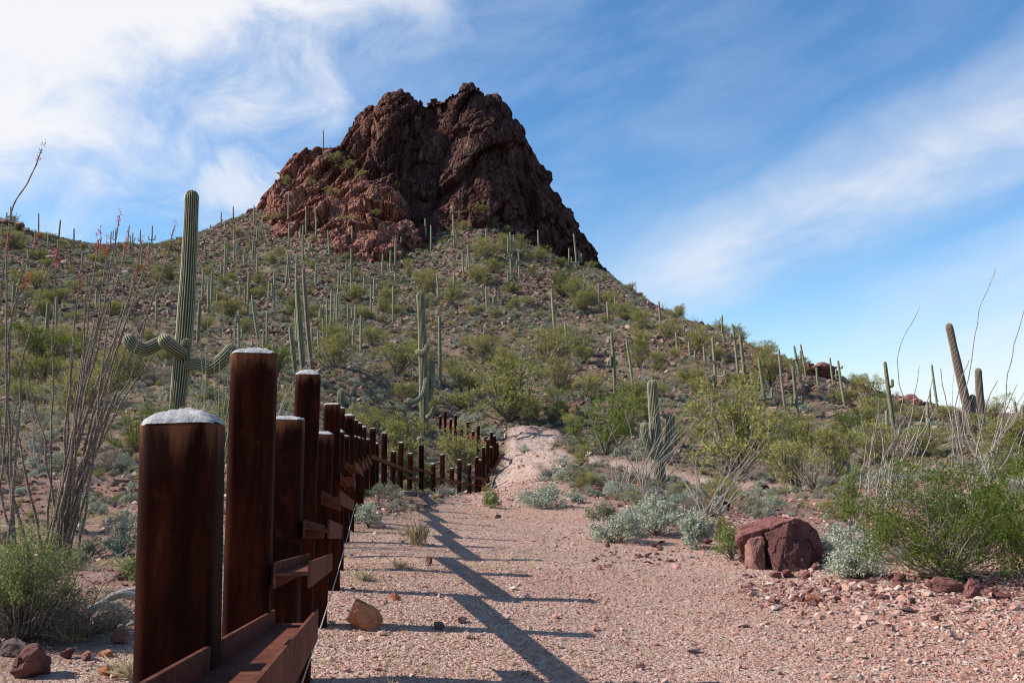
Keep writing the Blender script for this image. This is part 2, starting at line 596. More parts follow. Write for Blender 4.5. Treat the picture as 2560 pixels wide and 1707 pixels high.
M_LEAF_PV = leaf_mat('palo_verde_leaf', [(0.0, (0.16, 0.162, 0.055)), (0.4, (0.26, 0.252, 0.080)), (0.75, (0.335, 0.305, 0.10)), (1.0, (0.40, 0.345, 0.14))])
M_LEAF_CR = leaf_mat('creosote_leaf', [(0.0, (0.055, 0.080, 0.016)), (0.5, (0.120, 0.158, 0.030)), (1.0, (0.23, 0.255, 0.065))], 0.33)
M_LEAF_BB = leaf_mat('brittlebush_leaf', [(0.0, (0.21, 0.235, 0.17)), (0.5, (0.34, 0.37, 0.275)), (1.0, (0.48, 0.50, 0.39))], 0.2)
M_LEAF_GR = leaf_mat('grey_shrub_leaf', [(0.0, (0.17, 0.175, 0.11)), (0.5, (0.26, 0.26, 0.165)), (1.0, (0.36, 0.34, 0.23))], 0.2)
M_LEAF_DRY = leaf_mat('dry_shrub_leaf', [(0.0, (0.15, 0.12, 0.09)), (0.5, (0.25, 0.20, 0.15)), (1.0, (0.34, 0.29, 0.215))], 0.2)
M_LEAF_LB = leaf_mat('leafy_green', [(0.0, (0.12, 0.15, 0.05)), (0.5, (0.22, 0.25, 0.09)), (1.0, (0.38, 0.39, 0.19))], 0.3)
M_GRASS = leaf_mat('dry_grass_blade', [(0.0, (0.36, 0.27, 0.16)), (0.5, (0.47, 0.38, 0.23)), (1.0, (0.56, 0.48, 0.33))], 0.25)
M_CHOLLA = leaf_mat('cholla_spine', [(0.0, (0.28, 0.27, 0.13)), (0.5, (0.47, 0.44, 0.24)), (1.0, (0.62, 0.57, 0.36))], 0.25)
M_TWIG = simple_noise_mat('grey_twig', [(0.3, (0.10, 0.075, 0.06)), (0.6, (0.20, 0.165, 0.135)), (0.8, (0.30, 0.26, 0.22))], 12.0)
M_STEM_GREEN = simple_noise_mat('green_stem', [(0.3, (0.10, 0.12, 0.04)), (0.7, (0.2, 0.22, 0.08))], 12.0)


def make_ocotillo_mat(name, dark, light):
    m, b, out = new_mat(name)
    a = b.node('ShaderNodeAttribute', attribute_name='along').outputs['Fac']
    P = geopos(b)
    wv = b.m('SINE', b.m('ADD', b.m('MULTIPLY', a, 170.0), b.m('MULTIPLY', b.noise(P, 40.0, 3, 0.6), 22.0)))
    f = b.smooth(b.m('ADD', wv, b.m('MULTIPLY', b.m('SUBTRACT', b.noise(P, 55.0, 3, 0.6), 0.5), 2.0)), -0.5, 0.9)
    col = b.mix(f, dark, light)
    finish(b, out, col, 0.85, f, 0.3, 0.006, 0.2)
    return m


M_OCO = make_ocotillo_mat('ocotillo_bark', (0.10, 0.066, 0.047), (0.34, 0.275, 0.22))
M_OCO_PALE = make_ocotillo_mat('ocotillo_bark_pale', (0.17, 0.14, 0.115), (0.40, 0.36, 0.315))
M_OCO_GREEN = make_ocotillo_mat('ocotillo_bark_green', (0.10, 0.12, 0.045), (0.38, 0.38, 0.24))
M_FLOWER = leaf_mat('ocotillo_flower', [(0.0, (0.32, 0.035, 0.025)), (0.5, (0.50, 0.065, 0.04)), (1.0, (0.55, 0.17, 0.09))], 0.35)
M_WOOD = simple_noise_mat('weathered_wood', [(0.25, (0.14, 0.11, 0.095)), (0.5, (0.30, 0.26, 0.235)), (0.75, (0.46, 0.42, 0.39))], 9.0, 0.6, 0.02, 25)
M_WIRE = simple_noise_mat('galvanised_wire', [(0.3, (0.28, 0.27, 0.26)), (0.7, (0.55, 0.54, 0.52))], 60.0, 0.2, 0.001, rough=0.5, spec=0.5)

# ------------------------------------------------------------------ fence posts (pixel of top, depth): known points of the ground, too
TALL, SHORT = 1.82, 1.42
POSTS = [  # u, v of the top, depth in m, height over ground
    (460, 1062, 2.07, 1.46), (637, 888, 3.43, 1.80), (720, 1049, 4.79, 1.56), (771, 938, 6.15, 1.90),
    (809, 1086, 7.50, 1.44), (830, 1012, 8.90, 1.66), (843, 1080, 10.25, 1.43), (846, 1021, 11.60, 1.75),
    (860, 1090, 12.95, 1.42), (873, 1039, 14.30, 1.72), (881, 1091, 15.7, 1.40), (885, 1050, 17.0, 1.72),
    (892, 1094, 18.4, 1.36), (896, 1058, 19.8, 1.74), (902, 1096, 21.1, 1.36), (908, 1067, 22.5, 1.72),
    (917, 1098, 23.8, 1.40), (932, 1070, 25.2, 1.78), (940, 1108, 26.5, 1.38), (961, 1082, 27.9, 1.80),
    (984, 1128, 29.2, 1.44), (1003, 1106, 30.6, 1.84), (1026, 1133, 31.9, 1.52), (1054, 1112, 33.2, 1.86),
    (1083, 1159, 34.5, 1.42), (1106, 1136, 35.8, 1.86), (1130, 1170, 37.1, 1.44), (1149, 1149, 38.4, 1.82),
    (1173, 1161, 39.7, 1.50), (1192, 1142, 41.0, 1.82), (1200, 1149, 42.0, 1.52), (1209, 1118, 43.1, 1.80),
    (1220, 1098, 44.6, 1.86), (1228, 1117, 46.0, 1.46), (1236, 1089, 47.4, 1.84), (1243, 1106, 48.8, 1.42),
    (1229, 1080, 50.2, 1.80), (1215, 1091, 51.5, 1.45), (1196, 1064, 52.8, 1.82), (1183, 1078, 54.1, 1.44),
    (1170, 1055, 55.4, 1.84), (1154, 1063, 56.7, 1.44), (1139, 1038, 58.0, 1.84), (1127, 1048, 59.3, 1.46),
    (1113, 1028, 60.6, 1.80), (1101, 1040, 61.8, 1.44)]
post_top = [at(u, v, Y) for u, v, Y, h in POSTS]

# ------------------------------------------------------------------ terrain
CT = []          # (x, y, z) known points


def cp(u, v, Y):
    CT.append(at(u, v, Y))


for (u, v, Y, h), p in zip(POSTS, post_top):
    CT.append(np.array([p[0], p[1], p[2] - h]))
for xyz in [(-3, 3, -1.36), (0, 3, -1.40), (3, 3, -1.42), (-1.6, 2.2, -1.38), (-4, 6, -1.30), (1, 6, -1.40), (4, 6, -1.38), (8, 7, -1.36), (-8, 7, -1.2),
            (1, 9, -1.29), (4, 9, -1.28), (-5, 10, -1.15), (1, 12, -1.22), (5, 12, -1.22), (9, 11, -1.22), (0, 15, -1.17), (4, 15, -1.2), (-0.3, 19, -1.12),
            (2.5, 20, -1.13)]:
    CT.append(np.array(xyz, float))
for c in [(113, 1388, 13), (100, 1250, 20), (200, 1150, 27), (50, 1000, 48), (-150, 1130, 28), (-150, 700, 140), (-150, 545, 205),
          (1100, 1240, 27.5), (1180, 1236, 31), (1240, 1262, 23), (1275, 1212, 36), (1290, 1165, 45), (1310, 1125, 52), (1400, 1080, 60), (1265, 1088, 57),
          (1300, 1055, 63), (1450, 1170, 40), (1560, 1240, 26), (1653, 1216, 34), (1640, 1372, 14), (1750, 1280, 22), (1950, 1422, 11.6),
          (1950, 1235, 35), (1850, 1190, 41), (2000, 1218, 36), (2380, 1446, 10.3), (2560, 1300, 18), (2300, 1190, 31), (2435, 1108, 50), (2100, 1150, 49),
          (2120, 1202, 38), (1700, 1000, 76), (1537, 982, 80), (1790, 968, 88), (1913, 1011, 80), (2114, 1018, 88), (2237, 1076, 62), (1996, 1049, 70),
          (1280, 1000, 75), (1250, 900, 100), (1200, 800, 128), (1387, 833, 124), (1522, 810, 140), (1500, 787, 148), (1442, 676, 196), (1300, 701, 168),
          (1160, 693, 166), (1136, 620, 187), (1000, 715, 156), (878, 741, 142), (983, 811, 120), (875, 866, 100), (1101, 970, 74), (1059, 1098, 57),
          (440, 1068, 33), (450, 1000, 45), (450, 900, 70), (640, 848, 95), (758, 932, 62), (505, 753, 130), (560, 714, 145), (618, 791, 115), (714, 718, 148),
          (631, 656, 172), (722, 612, 188), (655, 603, 193), (790, 598, 188), (820, 668, 164), (389, 815, 105), (240, 774, 116), (141, 828, 95),
          (113, 902, 72), (34, 788, 108), (69, 679, 150), (204, 679, 155), (353, 671, 162), (290, 640, 185),
          (184, 609, 215), (250, 616, 215), (320, 613, 218), (380, 617, 218), (440, 600, 222), (526, 576, 224), (583, 551, 226), (635, 532, 228), (660, 520, 229),
          (20, 553, 200), (100, 588, 200), (150, 600, 207), (600, 1100, 33), (850, 1110, 38), (900, 1050, 52), (950, 1000, 62), (720, 1000, 50), (640, 1250, 22),
          (880, 1190, 30), (900, 645, 178), (1000, 660, 176), (1080, 605, 194), (1150, 560, 203), (1250, 582, 204), (1350, 622, 205), (1500, 692, 209), (1530, 705, 207),
          (1600, 747, 186), (1700, 802, 162), (1800, 845, 144), (1900, 885, 128), (2000, 920, 114), (2100, 945, 106), (2200, 982, 96), (2300, 1003, 90),
          (2450, 1052, 80), (2640, 1078, 78), (2640, 1150, 50), (2640, 1250, 24)]:
    cp(*c)
for (u, v, Y, dz, k) in [(1600, 747, 186, 10, 1.25), (1700, 802, 162, 9, 1.3), (1800, 845, 144, 8, 1.3), (1900, 885, 128, 7, 1.3), (2000, 920, 114, 6, 1.3), (2100, 945, 106, 6, 1.3),
                         (2200, 982, 96, 5, 1.3), (2300, 1003, 90, 5, 1.3), (2450, 1052, 80, 4, 1.3), (2640, 1078, 78, 4, 1.3), (-150, 545, 205, 12, 1.25), (20, 553, 200, 12, 1.25),
                         (184, 609, 215, 13, 1.25), (320, 613, 218, 14, 1.25), (440, 600, 222, 15, 1.25), (560, 560, 226, 14, 1.25)]:
    p = at(u, v, Y)
    CT.append(np.array([p[0] * k, p[1] * k, p[2] - dz]))
for a in np.linspace(-0.7, 0.7, 7):
    for r, z in ((330, 14), (480, 0), (700, -3)):
        CT.append(np.array([math.sin(a) * r, math.cos(a) * r, z]))
CT = np.array(CT)
LMIN, LMAX = math.log(2.0), math.log(700.0)
AMAX = 0.66


def to_q(x, y):
    a = np.clip(np.arctan2(x, y), -AMAX, AMAX)
    L = np.clip(np.log(np.hypot(x, y) + 1e-9), LMIN, LMAX)
    return np.stack([a * 2.2, L], 1)


def unique_ctl(C):
    q = to_q(C[:, 0], C[:, 1])
    keep = []
    for i in range(len(q)):
        if all(((q[i] - q[j]) ** 2).sum() > 0.012 ** 2 for j in keep):
            keep.append(i)
    return C[keep]


CT = unique_ctl(CT)
tps = TPS(to_q(CT[:, 0], CT[:, 1]), CT[:, 2] / (np.hypot(CT[:, 0], CT[:, 1]) + 8.0), 2e-5)

ANG = np.concatenate([np.linspace(-math.pi, -0.72, 40)[:-1], np.linspace(-0.72, 0.72, 760), np.linspace(0.72, math.pi, 40)[1:]])
RAD = np.concatenate([np.exp(np.linspace(math.log(0.8), math.log(330.0), 520)), np.exp(np.linspace(math.log(345.0), math.log(9000.0), 40))])

# trails: polygons in world x,y, found from the photograph's edges
PATH_C = [((0.6, 0.0), 4.2), ((1.2, 5.0), 4.0), ((1.2, 9.0), 3.6), ((0.9, 13.0), 3.0), ((0.45, 18.0), 2.0), ((0.15, 24.0), 1.5), ((-0.05, 32.0), 1.2), ((0.0, 40.0), 1.0),
          ((0.5, 48.0), 1.0), ((1.2, 54.0), 1.3), ((1.5, 60.0), 1.5)]
PATH_2 = [((11.5, 33.0), 1.6), ((9.0, 36.0), 1.8), ((6.5, 38.0), 1.5), ((3.0, 42.0), 1.2), ((1.5, 47.0), 0.8)]
PATH_3 = [((3.0, 9.0), 3.0), ((6.0, 10.0), 2.2), ((9.0, 9.0), 2.0), ((12.0, 7.0), 2.5)]


def path_weight(x, y):
    w = np.zeros(len(x))
    for poly in (PATH_C, PATH_2, PATH_3):
        for ((ax, ay), ra), ((bx, by), rb) in zip(poly[:-1], poly[1:]):
            dx, dy = bx - ax, by - ay
            t = np.clip(((x - ax) * dx + (y - ay) * dy) / (dx * dx + dy * dy), 0, 1)
            d = np.hypot(x - ax - t * dx, y - ay - t * dy)
            r = ra + (rb - ra) * t
            w = np.maximum(w, np.clip(1.0 - (d - r * 0.9) / (r * 0.35 + 0.05), 0, 1))
    return w


def build_height():
    A, R = np.meshgrid(ANG, RAD, indexing='ij')
    x = (np.sin(A) * R).ravel()
    y = (np.cos(A) * R).ravel()
    r = R.ravel()
    z = tps(to_q(x, y)) * (np.minimum(r, 700) + 8.0)
    off = np.clip((np.abs(A.ravel()) - 0.70) / 0.5, 0, 1)
    off = off * off * (3 - 2 * off)
    z = z * (1 - off) + (-1.4) * off
    z = np.where(r > 700, -1.4 * np.clip((r - 700) / 500, 0, 1) + z * (1 - np.clip((r - 700) / 500, 0, 1)), z)
    w = path_weight(x, y)
    P = np.stack([x, y], 1)
    g = np.clip((r - 9) / 40, 0, 1)
    rel = fbm(P / 6.0, 3, 3) * 1.3 * g + fbm(P / 1.7, 3, 9) * (0.18 + 0.6 * g) + fbm(P / 0.45, 2, 21) * 0.06
    z = z + rel * (1 - 0.85 * w) * np.clip(r / 6, 0, 1) + fbm(P / 0.9, 3, 33) * (0.05 + 0.34 * np.clip((r - 28) / 18, 0, 1)) * w + fbm(P / 0.3, 2, 39) * 0.14 * np.clip((r - 30) / 14, 0, 1) * w
    near = np.clip((45 - r) / 25, 0, 1) * (1 - w)
    return x, y, z, w, near


gx, gy, gz, gw, gn = build_height()
NA, NR = len(ANG), len(RAD)
ZG = gz.reshape(NA, NR)
LR = np.log(RAD)


def H(x, y):
    x = np.atleast_1d(np.asarray(x, float))
    y = np.atleast_1d(np.asarray(y, float))
    a = np.arctan2(x, y)
    L = np.log(np.maximum(np.hypot(x, y), RAD[0]))
    i = np.clip(np.searchsorted(ANG, a) - 1, 0, NA - 2)
    j = np.clip(np.searchsorted(LR, L) - 1, 0, NR - 2)
    fa = np.clip((a - ANG[i]) / (ANG[i + 1] - ANG[i]), 0, 1)
    fr = np.clip((np.exp(L) - RAD[j]) / (RAD[j + 1] - RAD[j]), 0, 1)
    return (ZG[i, j] * (1 - fa) * (1 - fr) + ZG[i + 1, j] * fa * (1 - fr) + ZG[i, j + 1] * (1 - fa) * fr + ZG[i + 1, j + 1] * fa * fr)


YS = np.exp(np.linspace(math.log(3.0), math.log(300.0), 1500))


def hit(u, v):
    """where the sight line of a photo pixel meets the ground; None above the skyline"""
    a, b = ray(u, v)
    g = H(a * YS, YS)
    k = np.nonzero(b * YS <= g)[0]
    if not len(k):
        return None
    Y = YS[k[0]]
    return np.array([a * Y, Y, g[k[0]]])


def hit_or_ridge(u, v):
    for dv in range(0, 80, 2):
        p = hit(u, v + dv)
        if p is not None:
            return p
    return None


i, j = np.meshgrid(np.arange(NA - 1), np.arange(NR - 1), indexing='ij')
i, j = i.ravel(), j.ravel()
GF = np.stack([i * NR + j, i * NR + j + 1, (i + 1) * NR + j + 1, (i + 1) * NR + j], 1)
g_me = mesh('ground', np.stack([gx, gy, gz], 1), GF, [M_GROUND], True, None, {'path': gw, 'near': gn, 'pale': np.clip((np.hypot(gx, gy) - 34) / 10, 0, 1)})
link('ground', g_me, kind='structure')

# ------------------------------------------------------------------ the butte
CREST = [(560, 566, 232), (600, 545, 230), (640, 515, 228), (668, 490, 226), (690, 462, 224), (706, 436, 222), (718, 412, 221), (738, 384, 220), (760, 374, 219), (790, 362, 219), (812, 364, 219), (830, 372, 220),
         (850, 362, 222), (856, 338, 222), (868, 322, 222), (880, 314, 222), (888, 292, 221), (900, 276, 221), (912, 274, 221), (932, 272, 220), (938, 292, 220), (944, 274, 219), (952, 250, 219),
         (966, 240, 218), (984, 231, 218), (1000, 232, 218), (1012, 230, 218), (1024, 236, 218), (1034, 252, 219), (1050, 254, 220), (1066, 258, 220), (1078, 244, 219), (1092, 246, 218), (1110, 245, 217), (1130, 238, 216),
         (1142, 222, 215), (1160, 216, 215), (1178, 214, 215), (1196, 222, 216), (1212, 238, 217), (1236, 242, 219), (1252, 262, 220), (1264, 288, 221), (1280, 306, 222), (1294, 334, 223), (1310, 366, 224),
         (1328, 392, 225), (1356, 426, 227), (1384, 468, 228), (1408, 508, 228), (1432, 556, 228), (1458, 586, 228), (1476, 610, 227), (1490, 634, 226), (1498, 662, 224), (1508, 682, 222), (1530, 712, 218)]
FRONT = [(1000, 330, 211), (985, 400, 206), (960, 450, 203), (1060, 300, 218), (1040, 400, 212), (1080, 480, 207), (1150, 400, 209), (1150, 530, 203), (1216, 340, 211), (1250, 420, 211),
         (1250, 565, 205), (1300, 450, 215), (1350, 540, 215), (1350, 615, 207), (1400, 560, 220), (1450, 640, 217), (1500, 695, 214), (1310, 520, 211), (1180, 300, 212), (1120, 330, 214),
         (870, 340, 221), (866, 385, 220), (880, 430, 212), (920, 350, 215), (905, 310, 219), (940, 300, 215), (930, 420, 207),
         (720, 425, 219), (760, 400, 217), (800, 390, 217), (840, 412, 214), (830, 430, 212), (900, 455, 207), (960, 505, 199), (1000, 560, 190), (1010, 650, 178),
         (640, 535, 226), (700, 480, 216), (680, 545, 212), (720, 575, 201), (760, 540, 202), (800, 600, 189), (850, 500, 204), (900, 600, 184), (900, 650, 177), (950, 670, 175),
         (1040, 545, 200), (1060, 605, 191), (1090, 560, 199), (1100, 505, 204), (620, 600, 210), (720, 660, 182), (820, 700, 166), (1000, 720, 166), (1120, 640, 190), (1250, 650, 196), (1400, 690, 204), (1500, 740, 206),
         (560, 600, 222)]
dep = TPS([(c[0] / 400.0, c[1] / 400.0) for c in CREST[::2] + FRONT], [c[2] for c in CREST[::2] + FRONT], 3e-4)
cu = np.array([c[0] + (9.0 if c[0] > 1240 else 0.0) for c in CREST], float)
cvv = np.array([c[1] for c in CREST], float)


def build_butte():
    NU, NV, NBk = 620, 330, 40
    us = np.linspace(562, 1528, NU)
    vt = np.interp(us, cu, cvv)
    # little crags along the skyline
    vt = vt - 9.0 * np.abs(fbm(np.stack([us / 13.0, us * 0], 1), 3, 5)) - 7.0 * (vnoise(np.stack([us / 9.0, us * 0 + 4], 1), 8) > 0.62) * (vt < 330) + 7.0
    vb = np.interp(us, [560, 640, 720, 820, 900, 1000, 1060, 1120, 1250, 1350, 1500, 1528], [620, 610, 665, 700, 715, 715, 650, 640, 640, 680, 745, 750])
    vb = np.maximum(vb, vt + 8)
    t = np.linspace(0, 1, NV)
    U = np.repeat(us[:, None], NV, 1)
    Vv = vb[:, None] + (vt - vb)[:, None] * t[None, :]
    D = dep(np.stack([U.ravel() / 400, Vv.ravel() / 400], 1)).reshape(NU, NV)
    x = (U - 1280.0) / FPX
    yu = (853.5 - Vv) / FPX
    yy = math.cos(PITCH) - yu * math.sin(PITCH)
    zz = math.sin(PITCH) + yu * math.cos(PITCH)
    F = np.stack([x / yy * D, D, zz / yy * D], 2)
    # rear side: rounds over behind the crest and falls away
    crest = F[:, -1, :]
    s = np.linspace(0, 1, NBk + 1)[1:]
    ht = np.clip(crest[:, 2] - 22.0, 2.0, None)
    B = np.repeat(crest[:, None, :], NBk, 1)
    B[:, :, 1] += 34.0 * s[None, :] * np.clip(ht / 30, 0.35, 1.3)[:, None]
    B[:, :, 2] -= ht[:, None] * (s[None, :] ** 1.7)
    B[:, :, 0] *= (1 + 0.10 * s)[None, :]
    S = np.concatenate([F, B], 1)
    M = S.shape[1]
    du = np.gradient(S, axis=0)
    dv = np.gradient(S, axis=1)
    N = np.cross(du, dv)
    N /= np.linalg.norm(N, axis=2)[:, :, None] + 1e-9
    P = S.reshape(-1, 3)
    n = N.reshape(-1, 3)
    if n[(NU // 2) * M + NV // 2][1] > 0:
        n = -n
    # strata dip: rock breaks into blades running up to the right
    dvec = np.array([0.46, 0.10, 0.88])
    e1 = np.array([0.88, 0.0, -0.46])
    e2 = np.cross(dvec, e1)
    Q = np.stack([P @ e1, P @ e2, (P @ dvec) * 0.38], 1)
    calm = np.clip((np.repeat(us, M) - 985) / 60, 0, 1)
    disp = facets(Q, 9.0, 41, 0.45, 0.16, 0.07) * 0.75 + facets(Q, 3.4, 77, 0.75, 0.26, 0.14) * (0.80 - 0.34 * calm) + facets(Q * np.array([1, 1, 1.5]), 1.1, 103, 0.7, 0.3, 0.22) * (0.6 - 0.34 * calm)
    disp += facets(Q * np.array([1, 1, 1.3]), 0.55, 131, 0.8, 0.35, 0.2) * (0.30 - 0.14 * calm)
    disp += fbm(P / 14.0, 2, 51) * 2.0 + fbm(P / 1.3, 2, 57) * 0.15
    up = P[:, 2] - np.repeat(H(crest[:, 0], crest[:, 1] - 6), M)
    k = np.clip(np.repeat((np.minimum(vb, 760) - vt) / 90.0, M), 0.1, 1)
    tt = np.tile(np.concatenate([t, np.ones(NBk)]), NU)
    top = np.clip(1.25 - 0.75 * np.clip((tt - 0.9) / 0.1, 0, 1), 0.35, 1)
    P = P + n * (disp * k * top)[:, None]
    # bedding colour: fresh red on the spur in front, varnished higher up; left buttress painted as if sunlit
    uu = np.repeat(us, M)
    vv = np.concatenate([Vv, np.repeat(Vv[:, -1:], NBk, 1)], 1).ravel()
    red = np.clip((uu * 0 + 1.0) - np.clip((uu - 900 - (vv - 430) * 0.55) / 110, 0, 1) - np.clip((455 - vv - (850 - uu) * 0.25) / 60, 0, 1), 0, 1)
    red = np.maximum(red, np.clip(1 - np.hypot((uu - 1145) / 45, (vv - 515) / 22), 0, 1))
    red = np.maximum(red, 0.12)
    red = np.maximum(red, 0.42 * np.clip((1010 - uu) / 60, 0, 1))  # sunlit look of the left buttress, put into the rock colour
    i, j = np.meshgrid(np.arange(NU - 1), np.arange(M - 1), indexing='ij')
    i, j = i.ravel(), j.ravel()
    FF = np.stack([i * M + j, (i + 1) * M + j, (i + 1) * M + j + 1, i * M + j + 1], 1)
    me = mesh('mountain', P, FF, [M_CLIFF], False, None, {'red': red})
    return me, P


butte_me, BP = build_butte()
link('mountain', butte_me, kind='structure')


def butte_point(u, v):
    Y = float(dep([(u / 400.0, v / 400.0)])[0])
    return at(u, v, Y)


def place_hit(u, v, on_rock=False):
    p = hit(u, v)
    if on_rock or p is None:
        vt = np.interp(u, cu, cvv, left=9999, right=9999)
        if v > vt - 12 and vt < 9000:
            return butte_point(u, max(v, vt + 2))
        if p is None:
            return hit_or_ridge(u, v)
    vt = np.interp(u, cu, cvv, left=9999, right=9999)
    if vt < v:
        b = butte_point(u, v)
        if b[1] < p[1]:
            return b
    return p

# ------------------------------------------------------------------ the vehicle-barrier fence
def rounded_square(half, rad, seg=5):
    pts = []
    for cx, cy, a0 in ((1, 1, 0), (-1, 1, 90), (-1, -1, 180), (1, -1, 270)):
        for k in range(seg + 1):
            a = math.radians(a0 + 90 * k / seg)
            pts.append((cx * (half - rad) + rad * math.cos(a), cy * (half - rad) + rad * math.sin(a)))
    return np.array(pts)


fence = empty('barrier_fence', (float(post_top[0][0]), float(post_top[0][1]), float(H(post_top[0][0], post_top[0][1])[0])),
              'long rusted steel post and rail vehicle barrier running beside the gravel trail', 'fence')
floc = np.array(fence.location)
ptx = np.array([p[0] for p in post_top])
pty = np.array([p[1] for p in post_top])
prof = rounded_square(0.0775, 0.026)
for k, ((u, v, Y, h), top) in enumerate(zip(POSTS, post_top)):
    if k < len(POSTS) - 1:
        dx, dy = ptx[min(k + 1, len(ptx) - 1)] - ptx[max(k - 1, 0)], pty[min(k + 1, len(ptx) - 1)] - pty[max(k - 1, 0)]
    rz = -math.atan2(dx, dy) + math.radians(RS.uniform(-3, 3))
    g = float(H(top[0], top[1])[0]) - 0.25
    hh = top[2] - g
    R = Matrix.Rotation(rz, 3, 'Z') @ Matrix.Rotation(math.radians(RS.uniform(-1.1, 1.1)), 3, 'Y') @ Matrix.Rotation(math.radians(RS.uniform(-1.0, 1.0)), 3, 'X')
    n = len(prof)
    zs = np.array([0.0, hh * 0.5, hh - 0.16, hh - 0.004, hh])
    V = np.concatenate([np.column_stack([prof * (1.0 if z < hh else 0.97), np.full(n, z)]) for z in zs])
    jj = np.arange(n)
    F = np.concatenate([np.stack([r_ * n + jj, r_ * n + (jj + 1) % n, (r_ + 1) * n + (jj + 1) % n, (r_ + 1) * n + jj], 1) for r_ in range(4)])
    me = mesh('post', V, [F], [M_RUST], True, None, {'rim': np.repeat([0.0, 0.0, 0.0, 1.0, 1.0], n)})
    po = link('post', me, fence)
    pb_ = Vector((top[0] - floc[0], top[1] - floc[1], top[2] - floc[2])) - R @ Vector((0, 0, hh))
    po.matrix_local = Matrix.Translation(pb_) @ R.to_4x4()
    # concrete fill heaped over the rim
    rings = 14 if k < 6 else 4
    dome = (0.030, 0.022, 0.014)[k % 3] if k > 1 else (0.029, 0.020)[k]
    cV, cF = [], []
    for q in range(rings + 1):
        s_ = q / rings
        ring = prof * (0.995 * (1 - s_ * 0.985))
        z = np.full(n, dome * (1 - (1 - s_) ** 2.4) + (0.002 if q else -0.002))
        if k < 8:
            z = z + fbm(np.column_stack([ring * 70, np.full(n, q * 0.6)]), 3, 90 + k) * 0.014 + 0.002
        cV.append(np.column_stack([ring, z]))
    for q in range(rings):
        cF.append(np.stack([q * n + jj, q * n + (jj + 1) % n, (q + 1) * n + (jj + 1) % n, (q + 1) * n + jj], 1))
    ca_ = mesh('concrete_cap', np.concatenate(cV), np.concatenate(cF), [M_CONC], True)
    co = link('concrete_cap', ca_, po)
    co.location = (0, 0, hh)


def add_rail(a, b, width=0.155, flange=0.10, th=0.009, up=1, extra=0.0):
    """channel section from point a to b (its inner bottom edge), open side up, lying on the trail side of the posts"""
    a, b = np.asarray(a, float), np.asarray(b, float)
    d = b - a
    L = np.linalg.norm(d)
    d /= L
    side = np.cross(d, np.array([0, 0, 1.0]))
    side /= np.linalg.norm(side)
    upv = np.cross(side, d)
    wz = flange * 0.47
    prof2 = [(0, 0), (th, 0), (th, wz), (width - th, wz), (width - th, 0), (width, 0), (width, flange), (width - th, flange), (width - th, wz + th), (th, wz + th), (th, flange), (0, flange)]
    V = []
    for q in (0, 1):
        o = a + d * L * q
        for s_, z_ in prof2:
            V.append(o + side * s_ + upv * z_ * up)
    n = 12
    F = [(i_, (i_ + 1) % n, n + (i_ + 1) % n, n + i_) for i_ in range(n)]
    caps = [(0, 1, 2, 9), (0, 9, 10, 11), (2, 3, 8, 9), (3, 4, 5, 8), (5, 6, 7, 8)]
    F += [tuple(reversed(c)) for c in caps] + [tuple(i_ + n for i_ in c) for c in caps]
    V = np.array(V) - floc
    me = mesh('rail', V, [np.array([f for f in F if len(f) == 4])], [M_RUSTRAIL])
    return link('rail', me, fence)


# rails of the near run (world: depth, height over camera level), on the trail side of the line of posts
def fx(Y):
    return float(np.interp(Y, pty[:36], ptx[:36]))


for Y0, z0, Y1, z1 in [(0.55, -0.33, 3.62, -0.655), (3.36, -0.435, 5.15, -0.575), (4.72, -0.375, 6.45, -0.515), (6.2, -0.28, 8.95, -0.46), (8.7, -0.20, 11.7, -0.36),
                       (11.4, -0.10, 14.4, -0.24), (14.1, -0.10, 17.1, -0.2), (16.8, -0.06, 19.9, -0.2), (19.6, 0.0, 22.6, -0.14), (22.3, 0.05, 25.4, -0.03)]:
    if Y0 < 2:
        xa = ptx[0] + (Y0 - pty[0]) * (ptx[1] - ptx[0]) / (pty[1] - pty[0])
    else:
        xa = fx(Y0)
    dx_ = 0.072 if Y0 < 3 else 0.095
    add_rail((xa + dx_, Y0, z0), (fx(Y1) + dx_, Y1, z1), 0.165 if Y0 < 3 else 0.125, 0.11 if Y0 < 3 else 0.088)
for (ua, va, Ya, ub, vb_, Yb) in [(932, 1150, 25.1, 1022, 1184, 31.6), (1006, 1196, 30.6, 1042, 1204, 33.0), (1018, 1172, 31.8, 1077, 1187, 34.5), (1076, 1198, 34.4, 1179, 1216, 40.0),
                                   (1168, 1194, 39.5, 1213, 1201, 42.3), (1200, 1216, 41.8, 1257, 1136, 50.0), (1232, 1122, 50.0, 1192, 1102, 53.2), (1200, 1118, 52.6, 1180, 1124, 54.4),
                                   (1188, 1096, 53.4, 1150, 1086, 57.0), (1174, 1106, 55.2, 1152, 1110, 56.8), (1150, 1084, 57.0, 1112, 1060, 61.0)]:
    add_rail(at(ua, va, Ya), at(ub, vb_, Yb), 0.12, 0.10)

# loose strand of wire hanging along the near rails
wp0, wp1 = at(886, 1270, 7.2), at(742, 1745, 2.95)
ts = np.linspace(0, 1, 260)
gW = Geo()
for ph in (0, math.pi):
    c = wp0[None] + (wp1 - wp0)[None] * ts[:, None]
    c[:, 2] -= 0.05 * np.sin(ts * math.pi)
    c[:, 0] += 0.0015 * np.cos(ts * 420 + ph)
    c[:, 2] += 0.0015 * np.sin(ts * 420 + ph)
    V, F, A = tube(c, 0.0016, 5)
    gW.add(V, F)
link('wire', gW.mesh('wire', [M_WIRE], True), None, 'twisted grey wire strand hanging slack beside the near rusted rails', 'wire')

